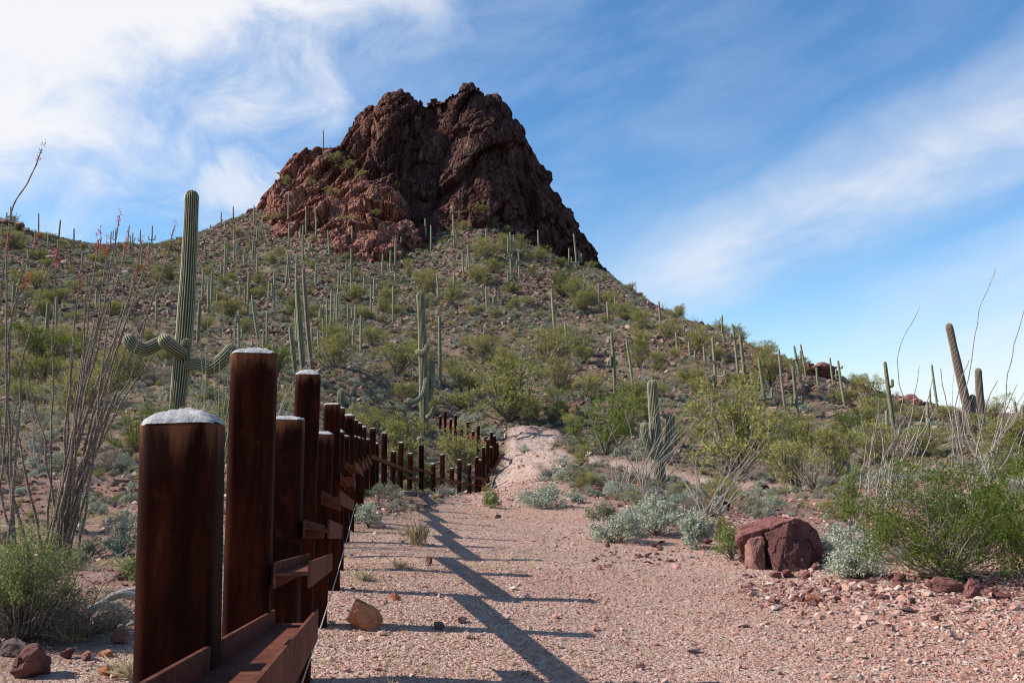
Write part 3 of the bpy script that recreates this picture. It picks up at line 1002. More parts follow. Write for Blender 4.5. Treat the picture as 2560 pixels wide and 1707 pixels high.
# ------------------------------------------------------------------ rocks
def hull_mesh(name, pts, mats, cuts=0, rough=0.0, cell=0.3, seed=1, smooth=False):
    bm = bmesh.new()
    vs = [bm.verts.new(p) for p in pts]
    r = bmesh.ops.convex_hull(bm, input=vs)
    junk = [g for g in r['geom_interior'] if isinstance(g, bmesh.types.BMVert)] + [g for g in r['geom_unused'] if isinstance(g, bmesh.types.BMVert)]
    bmesh.ops.delete(bm, geom=list(set(junk)), context='VERTS')
    if cuts:
        for _ in range(cuts):
            long_e = [e for e in bm.edges]
            bmesh.ops.subdivide_edges(bm, edges=long_e, cuts=1, use_grid_fill=True)
        bmesh.ops.triangulate(bm, faces=bm.faces[:])
    bm.normal_update()
    if rough:
        P = np.array([v.co[:] for v in bm.verts])
        N = np.array([v.normal[:] for v in bm.verts])
        dsp = facets(P + seed * 3.1, cell, seed, 0.5, 0.3) * rough + fbm(P / (cell * 0.7), 3, seed) * cell * rough * 0.8
        P = P + N * dsp[:, None]
        for v, p in zip(bm.verts, P):
            v.co = p
    me = bpy.data.meshes.new(name)
    bm.to_mesh(me)
    bm.free()
    for m in mats:
        me.materials.append(m)
    if smooth:
        for p in me.polygons:
            p.use_smooth = True
    return me


def rand_rock(name, mat, seed, npts=16, flat=0.7, cuts=0, rough=0.0, cell=0.5):
    r = np.random.RandomState(seed)
    p = r.normal(size=(npts, 3))
    p /= np.linalg.norm(p, axis=1)[:, None]
    p *= r.uniform(0.75, 1.0, (npts, 1))
    p *= np.array([1.0, r.uniform(0.65, 0.95), flat * r.uniform(0.75, 1.1)])
    return hull_mesh(name, p * 0.5, [mat], cuts, rough, cell, seed)


# the big split boulder right of the trail
BX = at(1968, 1424, 11.6)
BX[2] = H(BX[0], BX[1])[0]
b1 = hull_mesh('boulder', [(-.40, .30, -.1), (-.56, .14, .335), (-.50, .10, .38), (-.25, .07, .455), (0, .05, .55), (.13, .08, .585), (.33, .16, .53), (.44, .22, .42), (.51, .24, .20), (.47, .32, -.1), (.45, .7, .3), (-.42, .6, .45), (0, .85, .56), (.3, .8, .52),
                           (-.32, .7, -.1), (.4, .8, -.1)], [M_REDROCK], 5, 0.26, 0.14, 5)
link('boulder', b1, None, 'large dark red slab of boulder with a sunlit top, behind the split wedge', 'boulder', loc=BX)
b2 = hull_mesh('boulder', [(.02, -.05, .54), (-.245, -.02, .41), (-.16, -.22, .05), (-.18, -.17, -.1), (.20, -.2, -.1), (.24, 0, .32), (.32, .06, .26), (.03, .13, .50), (.26, .13, -.1), (-.2, .12, -.1)], [M_REDROCK], 5, 0.22, 0.12, 9)
link('boulder', b2, None, 'steep red wedge of split rock leaning on the large boulder slab', 'boulder', loc=BX)
b3 = hull_mesh('boulder', [(-.44, -.02, .35), (-.27, -.03, .375), (-.42, -.12, .1), (-.30, -.14, -.1), (-.48, .13, -.1), (-.27, .13, .38), (-.47, .1, .27), (-.24, .12, -.1)], [M_REDROCK], 4, 0.16, 0.10, 12)
link('boulder', b3, None, 'narrow upright red block at the near corner of the boulder slab', 'boulder', loc=BX)

special_rocks = [  # u, v(bottom), w px, h px, material, label
    (1980, 1412, 62, 34, M_REDROCK, 'red stone lying directly below the split boulder'),
    (1988, 1424, 40, 18, M_REDROCK, 'small flat red stone under the split boulder'),
    (1942, 1446, 40, 24, M_REDROCK, 'rounded red stone just in front of the split boulder'),
    (1968, 1444, 34, 24, M_REDROCK, 'small dark red stone touching the rounded one before the boulder'),
    (2028, 1506, 56, 26, M_ORANGE, 'flat orange stone alone on the gravel before the boulder'),
    (1905, 1418, 36, 22, M_REDROCK, 'dark red stone at the left foot of the split boulder'),
    (2010, 1440, 30, 16, M_GRAVEL, 'pale stone right of the rubble below the boulder'),
    (2040, 1424, 34, 18, M_REDROCK, 'red stone between split boulder and brittlebush'),
    (1925, 1466, 30, 16, M_GRAVEL, 'whitish stone below the rubble of the boulder'),
    (1985, 1470, 26, 16, M_DARKROCK, 'grey stone below the rubble of the boulder'),
    (2250, 1458, 42, 28, M_REDROCK, 'angular red stone at the left foot of the creosote bush'),
    (2305, 1450, 28, 24, M_REDROCK, 'small upright red stone at the foot of the creosote bush'),
    (2360, 1482, 120, 40, M_REDROCK, 'long low layered red rock slab below the creosote bush'),
    (2435, 1496, 62, 52, M_REDROCK, 'dark red pointed stone at the end of the layered slab'),
    (2282, 1510, 34, 18, M_DARKROCK, 'grey stone half sunk in the gravel below the creosote'),
    (2270, 1532, 40, 16, M_DARKROCK, 'flat grey stone in pale pebbles below the creosote'),
    (2340, 1552, 30, 16, M_REDROCK, 'thin tilted red stone in the pale pebbles'),
    (2345, 1572, 36, 20, M_ORANGE, 'low orange stone in the pale pebbles'),
    (2375, 1590, 32, 18, M_GRAVEL, 'whitish pink stone on the gravel trail side'),
    (2545, 1640, 50, 22, M_GRAVEL, 'pale stone on the gravel at the trail margin'),
    (2505, 1498, 50, 22, M_REDROCK, 'red stone in the shade beyond the layered slab'),
    (2390, 1515, 26, 18, M_REDROCK, 'small red stone below the dark red pointed one'),
    (912, 1566, 92, 64, M_ORANGE, 'bright orange squared rock beside the rusted posts'),
    (989, 1500, 28, 16, M_ORANGE, 'small pale orange stone beyond the squared orange rock'),
    (1072, 1412, 26, 24, M_REDROCK, 'dark red upright stone on the gravel in the fence shadow'),
    (1245, 1299, 20, 18, M_DARKROCK, 'dark rounded stone in the middle of the trail'),
    (950, 1320, 40, 18, M_GRAVEL, 'pale pink stone beside the grey shrub at the fence'),
    (1098, 1573, 36, 24, M_DARKROCK, 'grey pointed stone in the dry grass by the trail'),
    (1170, 1596, 30, 20, M_GRAVEL, 'pinkish grey stone in the dry grass by the trail'),
    (1735, 1633, 40, 14, M_DARKROCK, 'dark dropping-like clod on the open trail'),
    (1600, 1672, 30, 14, M_REDROCK, 'low red stone on the open trail'),
    (1770, 1360, 40, 22, M_REDROCK, 'dark red stone at the edge of the grey brittlebush'),
    (1640, 1368, 40, 12, M_REDROCK, 'low red stone under the grey brittlebush'),
    (1520, 1368, 18, 12, M_REDROCK, 'little dark stone where trail and brittlebush meet'),
    (1580, 1206, 22, 22, M_REDROCK, 'orange red stone standing among pale ocotillo wands'),
    (1602, 1214, 16, 24, M_ORANGE, 'narrow orange stone by the forked saguaro'),
    (1430, 1040, 40, 40, M_REDROCK, 'dark red boulder among green bushes above the trail'),
    (902, 960, 46, 34, M_ROCK, 'brown boulder on the slope beyond the small barrel cacti'),
    (1497, 946, 40, 16, M_REDROCK, 'flat pinkish slab on the stony slope'),
    (700, 836, 36, 22, M_ROCK, 'brown slab ledge on the slope behind the tall posts'),
    (85, 1690, 140, 90, M_REDROCK, 'large tilted orange red rock in the litter left of the posts'),
    (168, 1646, 40, 34, M_REDROCK, 'squarish red stone left of the nearest post'),
    (215, 1650, 44, 26, M_REDROCK, 'pointed red stone left of the nearest post'),
    (262, 1640, 60, 22, M_ORANGE, 'flat pinkish stone left of the nearest post'),
    (300, 1610, 56, 44, M_REDROCK, 'red stone at the end of the weathered log'),
    (270, 1570, 80, 50, M_DARKROCK, 'dark rock under the weathered log'),
    (265, 1688, 54, 28, M_ORANGE, 'orange stone in straw next to the nearest post'),
    (310, 1450, 60, 24, M_REDROCK, 'red rock ledge behind the weathered log'),
    (30, 1640, 110, 46, M_DARKROCK, 'dark rock under the leafy bush'),
]
for k, (u, v, w, h, mt, lab) in enumerate(special_rocks):
    p = hit(u, v)
    if p is None:
        continue
    s = p[1] / FPX
    if 'squared' in lab:
        me = hull_mesh('rock', [(-.5, -.30, -.1), (-.46, -.36, .32), (-.30, .30, .42), (-.05, -.42, .36), (.18, -.40, .22), (.30, -.48, -.5), (.10, -.5, -.35), (.50, -.1, .05), (.46, .1, -.5), (.36, .3, .25), (-.36, .35, -.3), (.3, .4, -.5), (-.42, -.1, -.25)], [mt], 5, 0.2, 0.2, k + 3)
    elif 'cornered' in lab or 'cube' in lab:
        r = np.random.RandomState(k)
        base = np.array([(sx, sy, sz) for sx in (-1, 1) for sy in (-1, 1) for sz in (-1, 1)], float) * 0.5
        pts = np.concatenate([base * 0.82 + r.uniform(-0.16, 0.16, base.shape), base * 0.72 + r.uniform(-0.22, 0.22, base.shape)])
        me = hull_mesh('rock', pts, [mt], 4, 0.2, 0.22, k + 3)
    else:
        me = rand_rock('rock', mt, 300 + k, 16, 1.0, 4, 0.26, 0.24)
    o = link('rock', me, None, lab, 'rock', loc=p)
    o.scale = (w * s, 0.5 * (w + h) * s, h * s * 1.25)
    o.location.z += h * s * 0.40
    o.rotation_euler = (RS.uniform(-.12, .12), RS.uniform(-.2, .2) + (0.25 if 'squared' in lab else 0) + (-0.45 if 'large tilted' in lab else 0), RS.uniform(-0.5, 0.5))

# outcrops on the ridges
def outcrop(parts, label, mat, k):
    """parts: (u, v bottom, w px, h px)"""
    pb = hit_or_ridge(parts[0][0], parts[0][1])
    bmj = bmesh.new()
    V0, F3 = [], []
    nv = 0
    for q, (u, v, w, h) in enumerate(parts):
        Y = pb[1] + RS.uniform(-1.5, 1.0)
        s = Y / FPX
        p = at(u, v, Y)
        me = rand_rock('tmp', mat, 500 + 17 * k + q, 18, 1.0, 3, 0.22, 0.3)
        co = np.array([vv.co[:] for vv in me.vertices]) * np.array([w * s * 1.3, (w + h) * 0.75 * s, h * s * 1.35]) + p + np.array([0, 0, h * s * 0.42])
        V0.append(co - pb)
        F3.append(np.array([f.vertices[:] for f in me.polygons]) + nv)
        nv += len(co)
        bpy.data.meshes.remove(me)
    bmj.free()
    me = mesh('rock_outcrop', np.concatenate(V0), [np.concatenate(F3)], [mat])
    link('rock_outcrop', me, None, label, 'rock outcrop', loc=pb)


outcrop([(2052, 938, 58, 34), (2068, 940, 50, 34), (2035, 936, 34, 30), (2060, 925, 44, 22), (2085, 944, 30, 22)], 'rounded red rock outcrop on the right hand ridge beside a gap', M_REDROCK, 1)
outcrop([(2021, 932, 14, 27), (2027, 930, 10, 20), (2016, 936, 12, 14)], 'narrow upright red rock beside the rounded outcrop on the ridge', M_REDROCK, 2)
outcrop([(1930, 924, 34, 26), (1945, 926, 28, 20), (1910, 922, 22, 18), (1890, 920, 24, 14), (1965, 938, 26, 14)], 'broken dark red ledge under the bushes on the right hand ridge', M_REDROCK, 3)
outcrop([(2275, 1010, 46, 26), (2292, 1012, 30, 18), (2258, 1008, 26, 18)], 'low red outcrop on the ridge behind the pale ocotillo', M_REDROCK, 4)
outcrop([(2128, 990, 36, 16), (2140, 994, 24, 12)], 'small red outcrop beneath a round bush on the ridge', M_REDROCK, 5)
outcrop([(8, 562, 40, 14), (40, 568, 44, 16), (62, 580, 24, 14), (20, 560, 30, 10)], 'dark rim of rock on top of the far left knoll', M_ROCK, 6)
outcrop([(130, 655, 44, 20), (155, 672, 50, 24), (178, 684, 36, 24), (145, 690, 40, 14)], 'dark shaded ledge on the hillside behind the red flowers', M_ROCK, 7)
outcrop([(1060, 590, 20, 14), (1067, 601, 24, 18)], 'small red outcrop in the gully below the dark cliff', M_REDROCK, 8)
outcrop([(1505, 792, 34, 14), (1518, 796, 24, 10)], 'dark rock step below the right end of the cliff', M_ROCK, 9)

# ------------------------------------------------------------------ saguaros
def arm_curve(p0, tip, bulge=0.0):
    """out of the trunk, a bend, then up to the tip"""
    p0, tip = np.asarray(p0, float), np.asarray(tip, float)
    d = tip - p0
    if d[2] > 0:
        elbow = p0 + np.array([d[0] * 0.72, d[1] * 0.72, min(0.05 * d[2], 0.1) - 0.12 * abs(d[0])])
        mid = np.array([tip[0], tip[1], p0[2] + d[2] * 0.38])
        return np.array([p0, elbow, p0 + np.array([d[0] * 1.02, d[1] * 1.02, d[2] * 0.16]), mid, tip])
    return np.array([p0, p0 + d * np.array([.45, .45, 0.05]), p0 + d * np.array([0.9, 0.9, .45]), tip])


def sag_stem(P, R, sides, ribs, depth):
    """stem with a rounded tip"""
    P = np.asarray(P, float)
    L = np.concatenate([[0], np.cumsum(np.linalg.norm(np.diff(P, axis=0), axis=1))])
    r_end = R[-1]
    # extra rings to close the dome
    keep = L < L[-1] - r_end * 0.9
    P2, R2 = list(P[keep]), list(np.asarray(R)[keep])
    tdir = (P[-1] - P[-2]) / np.linalg.norm(P[-1] - P[-2])
    cbase = P[-1] - tdir * r_end * 0.9
    for a in (0, 25, 48, 66, 80, 89):
        P2.append(cbase + tdir * r_end * 0.9 * math.sin(math.radians(a)) + tdir * 1e-4 * a)
        R2.append(max(r_end * math.cos(math.radians(a)), r_end * 0.02))
    return tube(np.array(P2), np.array(R2), sides, True, ribs, depth)


def build_stem(name, P, R, mat, sides, ribs, depth, base_z, tot, low=True):
    V, F, A = sag_stem(P, R, sides, ribs, depth)
    lw = np.clip(1 - (V[:, 2] - base_z) / (tot * 0.42), 0, 1) if low else np.zeros(len(V))
    return mesh(name, V, [F], [mat], True, None, {'rib': A if ribs else np.full(len(V), 0.70), 'low': lw})


SAG = []   # records for labels: dict
ORD = ['first', 'second', 'third', 'fourth', 'fifth', 'sixth', 'seventh', 'eighth', 'ninth', 'tenth', 'eleventh', 'twelfth', 'thirteenth', 'fourteenth', 'fifteenth', 'sixteenth',
       'seventeenth', 'eighteenth', 'nineteenth', 'twentieth']


def saguaro(ub, vb, ut, vt, w, arms=(), label=None, near=False, mat=None, Y=None, group='saguaros on the hill', rock=False, curve=0.0):
    """base pixel, top pixel, trunk width in px; arms: (u_tip, v_tip, v_join[, w])"""
    if Y is None:
        p = place_hit(ub, vb, rock)
    else:
        p = at(ub, vb, Y)
        p[2] = H(p[0], p[1])[0]
    if p is None:
        return
    Y = p[1]
    s = Y / FPX
    mat = mat or M_SAG
    top = at(ut, vt, Y)
    base = p.copy()
    base[2] -= 0.15
    tot = top[2] - base[2]
    r = max(w * s / 2, 0.11)
    nseg = 46 if near else 9
    ts_ = np.linspace(0, 1, nseg)
    P = base[None] + (top - base)[None] * ts_[:, None]
    bow = curve * tot if curve else (vnoise(np.array([[ub * 1.3, vb * 0.7]]), 4)[0] - 0.5) * 0.035 * tot
    P[:, 0] += bow * np.sin(ts_ * math.pi)
    R = r * (0.80 + 0.24 * np.sin(np.clip(ts_ * 1.25, 0, 1) * math.pi * 0.8 + 0.25))
    R[-1] = r * 0.80
    if near:
        R = R * (1 + 0.025 * np.sin(ts_ * 23 + ub))
    sides, ribs, depth = (120, 20, 0.11) if near else ((30, 10, 0.07) if w > 7.5 else (10, 0, 0))
    loc = Vector(p)
    P = P - p
    bz = P[0][2]
    parts = bool(arms)
    name = 'saguaro'
    rec = dict(u=ub, v=vb, h=vb - vt, arms=len(arms), lean=ut - ub, w=w, label=label, brown=mat is M_SAGBROWN)
    trunk = build_stem('trunk' if parts else name, P, R, mat, sides, ribs, depth, bz, tot)
    if parts:
        o = empty(name, loc, None, 'saguaro', group)
        link('trunk', trunk, o)
    else:
        o = link(name, trunk, None, None, 'saguaro', group, loc=loc)
    for q, a in enumerate(arms):
        ua, va, vj = a[:3]
        wa = a[3] if len(a) > 3 else w * 0.72
        zj = at(ub, vj, Y)[2] - p[2]
        f = np.clip((zj - bz) / tot, 0.05, 0.95)
        pj = np.array([np.interp(f, ts_, P[:, k]) for k in range(3)])
        tip = at(ua, va, Y) - p
        side_y = (a[4] if len(a) > 4 else (0.35 if q % 2 else -0.35)) * abs(tip[0] - pj[0])
        tip[1] += side_y
        if len(a) > 5:
            cpts = [pj] + [at(x_, y_, Y) - p + np.array([0, side_y * (k_ + 1) / len(a[5]), 0]) for k_, (x_, y_) in enumerate(a[5])] + [tip]
            C = spline(cpts, 40 if near else 14)
        else:
            C = spline(arm_curve(pj, tip), 40 if near else 12)
        ra = max(wa * s / 2, 0.08)
        ta = np.linspace(0, 1, len(C))
        RA = ra * (0.72 + 0.34 * np.sin(np.clip(ta * 1.6, 0, 1) * math.pi * 0.62))
        me = build_stem('arm', C, RA, mat, (96 if near else max(8, sides // 2 * 2)), (16 if near else ribs), depth, bz, tot, False)
        link('arm', me, o)
    rec['o'] = o
    SAG.append(rec)
    return o


# three near ones, with ribs
saguaro(436, 1078, 480, 476, 37, [
    (334, 843, 866, 29, -0.35, [(412, 858), (375, 877), (350, 868)]),
    (428, 846, 884, 29, -2.2, [(462, 884), (444, 868)]),
    (596, 868, 912, 31, -0.2, [(500, 912), (535, 920), (572, 896)]),
    (482, 852, 872, 18, -1.2, [(474, 862)])],
    'towering ribbed saguaro with drooping horizontal arms behind the nearest rusted posts', True, None, 33, 'saguaros standing close to the trail', curve=0.012)
saguaro(1061, 1100, 1051, 728, 21, [
    (1072, 862, 882, 13, -1.0, [(1045, 880), (1062, 882)]),
    (1020, 1000, 962, 11, -0.8, [(1066, 950), (1060, 985), (1040, 1006)]),
    (1081, 908, 1005, 13, 0.3, [(1072, 995), (1078, 970)]),
    (1091, 1016, 1040, 10, -0.5, [(1075, 1040)])],
    'tall saguaro with hooked arms standing beside the bend of the rusted barrier', True, None, 57, 'saguaros standing close to the trail')
saguaro(1655, 1220, 1630, 949, 27, [
    (1607, 1057, 1150, 18, -0.5, [(1632, 1135), (1612, 1095)]),
    (1679, 1036, 1150, 20, 0.4, [(1668, 1140), (1677, 1090)])],
    'three stemmed saguaro rising out of a fan of pale ocotillo wands', True, None, 33, 'saguaros standing close to the trail')
saguaro(2437, 1110, 2371, 808, 19, [
    (2382, 1024, 1096, 11, -0.4, [(2410, 1090), (2392, 1060)]),
    (2431, 986, 1085, 13, 0.3, [(2441, 1070), (2437, 1030)]),
    (2406, 1026, 1100, 8, 0.5, [(2415, 1075)])],
    'leaning brown saguaro with several upright stems on the right behind the creosote', True, M_SAGBROWN, 50, 'saguaros standing close to the trail')
saguaro(2459, 1105, 2445, 920, 18, [], 'thick dark single stem saguaro close beside the leaning brown one', True, M_SAGBROWN, 51, 'saguaros standing close to the trail')

SL = [
    # left skyline
    (27, 550, 27, 516, 4, [(19, 532, 542)]), (97, 586, 97, 533, 3.6), (88, 594, 88, 573, 3), (143, 640, 151, 550, 4.6, [(133, 585, 590)]), (184, 611, 185, 571, 4), (119, 624, 121, 585, 4),
    (69, 680, 71, 626, 5), (204, 680, 206, 630, 4), (248, 648, 253, 592, 3.6), (276, 624, 278, 579, 3.4), (286, 649, 287, 615, 3.2), (289, 616, 290, 570, 3.4, [(284, 577, 600)]), (319, 606, 323, 563, 3.2),
    (332, 624, 332, 582, 3.6, [(338, 594, 602)]), (350, 612, 351, 574, 3.2, [(346, 594, 602)]), (379, 620, 381, 564, 3.6, [(373, 590, 600), (387, 588, 599)]), (373, 624, 373, 606, 3), (353, 672, 355, 616, 4),
    (321, 637, 322, 610, 3.2), (310, 644, 311, 605, 3.4), (306, 672, 306, 648, 3.6), (106, 687, 108, 665, 4), (326, 615, 326, 588, 3),
    (141, 829, 142, 741, 7), (113, 904, 121, 755, 9, [(100, 834, 852, 6)]), (34, 789, 36, 705, 8, [(52, 699, 712, 5)]), (40, 777, 44, 718, 6), (389, 816, 392, 735, 6), (241, 775, 242, 722, 5.5),
    (281, 909, 282, 877, 7), (14, 750, 14, 725, 4),
    # ridge left of the red rock and the slope below it
    (553, 564, 553, 530, 3.4, [(556, 549, 553)]), (526, 577, 526, 562, 3.4), (563, 568, 563, 552, 3.2), (583, 553, 583, 516, 3.6), (635, 563, 635, 513, 3.6), (659, 520, 660, 497, 3.2), (585, 604, 586, 562, 4),
    (653, 604, 655, 556, 4, [(649, 575, 586), (659, 578, 588)]), (642, 604, 643, 573, 4), (631, 657, 635, 591, 5), (560, 715, 564, 600, 5.5), (567, 668, 568, 622, 4.6), (584, 659, 587, 603, 5), (591, 640, 592, 605, 4.4),
    (513, 634, 513, 612, 4), (611, 668, 611, 632, 5), (642, 693, 643, 637, 5.4), (687, 659, 687, 637, 4.6), (553, 684, 553, 657, 5.2),
    (721, 585, 722, 480, 4.4), (722, 617, 724, 555, 5), (765, 588, 765, 516, 4), (790, 599, 788, 519, 4.8, [(793, 545, 556)]), (751, 600, 751, 571, 4.8), (758, 656, 758, 563, 5), (774, 624, 774, 604, 5), (842, 568, 842, 545, 4),
    (825, 669, 819, 575, 4.8, [(813, 632, 636, 3.4), (834, 640, 634, 3.4)]), (714, 719, 721, 634, 5.4), (722, 704, 723, 641, 4.4), (740, 713, 742, 633, 5), (725, 721, 725, 696, 5.4), (789, 719, 790, 658, 5, [(793, 668, 676)]),
    (845, 737, 847, 675, 5), (505, 755, 508, 672, 5.4, [(514, 716, 728)]), (528, 762, 530, 680, 6), (522, 789, 522, 704, 7, [(509, 767, 770, 3), (541, 734, 766, 5)]),
    (618, 792, 622, 680, 6, [(602, 716, 760, 5), (612, 723, 759, 5)]), (684, 777, 686, 678, 5.6, [(674, 704, 742, 4.6), (680, 707, 740, 4), (695, 716, 736, 4)]), (495, 858, 500, 753, 8.5),
    (598, 875, 597, 776, 7, [(592, 788, 804, 4.5), (587, 826, 848, 5.5), (606, 823, 846, 5)]), (646, 850, 630, 737, 6.4), (670, 873, 668, 779, 6), (659, 872, 659, 833, 5), (631, 872, 631, 852, 5),
    (759, 932, 742, 701, 14), (781, 931, 758, 671, 10), (744, 864, 738, 773, 7), (740, 936, 725, 817, 11), (782, 873, 779, 820, 7), (800, 895, 795, 832, 7),
    (820, 856, 817, 752, 6, [(830, 725, 812, 5.6)]), (809, 857, 808, 762, 5.6, [(802, 768, 792, 4.6), (797, 777, 790, 4)]), (835, 812, 834, 779, 4.4), (841, 806, 837, 736, 4.6), (843, 806, 842, 734, 4.6),
    (870, 806, 870, 762, 5.6), (876, 867, 870, 808, 6), (882, 873, 885, 799, 6), (889, 832, 889, 761, 5.6), (902, 884, 902, 788, 6.4), (881, 800, 881, 767, 5),
    # centre
    (880, 608, 880, 564, 3.6), (879, 706, 878, 621, 5), (878, 742, 877, 655, 5, [(867, 654, 676, 4), (868, 702, 718, 3.6), (882, 705, 717, 3.6)]), (853, 713, 853, 688, 4.4), (957, 697, 957, 635, 5), (989, 712, 989, 595, 5.4, [(977, 626, 674, 4), (999, 649, 668, 3.6), (984, 662, 672, 3.4)]),
    (1003, 605, 1003, 591, 3.4), (1065, 592, 1063, 546, 4.4), (1077, 630, 1077, 563, 4.4), (1136, 621, 1131, 512, 4.8, [(1127, 526, 533, 3), (1135, 520, 532, 3), (1117, 594, 590, 3)]), (1217, 640, 1215, 573, 4.8), (1160, 694, 1156, 632, 5),
    (1173, 678, 1169, 611, 5, [(1184, 647, 665, 4), (1167, 640, 668, 4), (1176, 634, 660, 3.4)]), (911, 725, 910, 694, 5), (935, 742, 935, 696, 4.8, [(943, 715, 722, 3)]), (927, 783, 927, 711, 5, [(936, 745, 754, 3.4)]), (983, 812, 983, 714, 5.4), (1029, 717, 1029, 700, 4.4),
    (1097, 749, 1092, 685, 5.4), (1092, 747, 1092, 721, 4), (1136, 739, 1135, 685, 6), (1129, 676, 1129, 654, 3), (1219, 780, 1215, 715, 5.4), (1238, 766, 1239, 723, 6, [(1234, 740, 760, 5)]), (1197, 672, 1197, 659, 3.6),
    (1281, 648, 1275, 580, 4.6, [(1270, 595, 630, 3.6), (1270, 616, 634, 3.4), (1284, 587, 616, 3.6), (1279, 588, 620, 3.4)]), (1348, 627, 1345, 575, 4.4), (1442, 677, 1434, 584, 5, [(1422, 622, 657, 3.8), (1429, 641, 655, 3), (1453, 635, 657, 3.8), (1447, 626, 655, 3.8)]),
    (1299, 702, 1296, 628, 4.6, [(1293, 650, 662, 3.4)]), (1278, 691, 1276, 647, 4.6), (1270, 713, 1269, 680, 5), (1387, 834, 1379, 722, 7), (1418, 870, 1413, 808, 7), (1465, 742, 1460, 683, 4.6, [(1456, 722, 734, 3.4), (1473, 717, 733, 3.4), (1459, 708, 732, 3.6)]),
    (1500, 788, 1496, 708, 5.4), (1497, 745, 1490, 717, 4.6), (1522, 811, 1518, 755, 6.2), (1538, 783, 1537, 742, 5), (1404, 731, 1404, 709, 4.4), (1303, 962, 1300, 901, 8), (1101, 972, 1099, 790, 8, [(1108, 882, 888, 4)]), (1211, 834, 1211, 822, 5),
    # right-hand ridge
    (1653, 831, 1647, 753, 5.2), (1695, 880, 1690, 831, 6.4), (1711, 845, 1710, 816, 5), (1723, 846, 1722, 823, 5), (1726, 896, 1722, 855, 5.6), (1737, 900, 1737, 875, 6), (1763, 911, 1759, 866, 5.8), (1646, 902, 1646, 863, 5.4),
    (1537, 984, 1528, 834, 8, [(1527, 889, 916, 5.4), (1521, 901, 912, 5.4), (1542, 903, 912, 4.6)]), (1583, 970, 1566, 850, 6.4), (1790, 970, 1781, 843, 7.4, [(1809, 927, 940, 6, -0.6), (1784, 966, 936, 6, -0.5, [(1780, 942), (1783, 955)]), (1773, 898, 902, 3.4)]),
    (1810, 854, 1805, 788, 5, [(1804, 810, 833, 3.4)]), (1846, 946, 1831, 809, 6.2, [(1827, 839, 843, 3.4), (1840, 842, 846, 3.4)]), (1863, 958, 1850, 836, 8.4), (1913, 1012, 1897, 894, 8, [(1883, 966, 998, 5.6), (1932, 969, 996, 6)]),
    (1964, 1028, 1947, 874, 7.2, [(1952, 892, 904, 4), (1958, 918, 930, 4)]), (2010, 984, 1985, 864, 7, [(2000, 876, 898, 4.8), (1979, 902, 896, 4.8, -0.4, [(1986, 900)]), (2020, 946, 954, 5)]), (1996, 1050, 1982, 916, 8.4, [(1977, 991, 1010, 6), (2008, 988, 1008, 6)]),
    (2016, 945, 2001, 860, 3.6), (2046, 972, 2041, 918, 5), (2085, 967, 2075, 894, 5), (2114, 1020, 2095, 901, 7, [(2104, 914, 920, 3.4), (2088, 942, 938, 4), (2112, 944, 948, 4, 0.4, [(2108, 950), (2113, 950)]), (2091, 922, 948, 4)]),
    (2237, 1078, 2212, 904, 10.5, [(2229, 948, 966, 5.4)]), (2192, 1014, 2192, 987, 6), (2345, 1022, 2329, 911, 5.2, [(2322, 974, 1010, 4, -0.3)]), (2547, 1066, 2536, 1003, 5.4), (2559, 1064, 2556, 1012, 5), (2322, 1092, 2318, 1010, 7), (2222, 1100, 2216, 1026, 7), (2119, 1202, 2118, 1154, 15),
    (808, 376, 808, 326, 3.4), (825, 380, 825, 364, 2.8),
]
for s_ in SL:
    ub, vb, ut, vt, w = s_[:5]
    arms = s_[5] if len(s_) > 5 else ()
    rock = (vb < 600 and 640 < ub < 1000) or (vb < 400)
    brown = (ub > 1840 and RS.rand() < 0.45) or (ub, vb) in ((714, 719), (722, 704), (781, 931), (1653, 831), (957, 697))
    saguaro(ub, vb, ut, vt, w, arms, rock=rock, mat=M_SAGBROWN if brown else None)
# young round-topped cacti beyond the near posts
for k, (ub, vb, vt, w, lab) in enumerate([(853, 1012, 972, 19, 'young stubby ribbed cactus farthest from the trail beyond the posts'), (882, 1024, 992, 18, 'young domed ribbed cactus in the middle of three beyond the posts'),
                                          (881, 1056, 1013, 20, 'young pale ribbed cactus lowest of three beyond the posts'), (884, 988, 966, 14, 'dark brown dead stub of a cactus behind the young ribbed ones')]):
    saguaro(ub, vb, ub, vt, w, (), lab, True, M_SAGBROWN if k == 3 else None, None, 'young cacti beyond the posts')


def zone_sag(u, v):
    if u < 470 and v < 632:
        return 'on the far left skyline'
    if u < 470:
        return 'on the left hillside behind the ocotillo'
    if u < 690 and v < 606:
        return 'on the ridge left of the red rock'
    if v < 400:
        return 'on top of the red shoulder'
    if u < 1000 and v < 626:
        return 'against the red rock apron'
    if u < 700 and v < 720:
        return 'on the stony slope under the ridge'
    if u < 700:
        return 'on the low slope behind the tall posts'
    if u < 920 and v < 760:
        return 'on scree below the red apron'
    if u < 920:
        return 'above the receding line of posts'
    if u < 1110 and v < 760:
        return 'beside the shaded gully'
    if u < 1500 and v < 650:
        return 'at the foot of the dark cliff'
    if u < 1260:
        return 'on the middle slope among green bushes'
    if u < 1560:
        return 'on the slope under the cliff end'
    if u < 1830:
        return 'on the right flank of the hill'
    if u < 2130:
        return 'near the outcrop on the right ridge'
    return 'behind the pale ocotillos on the right'


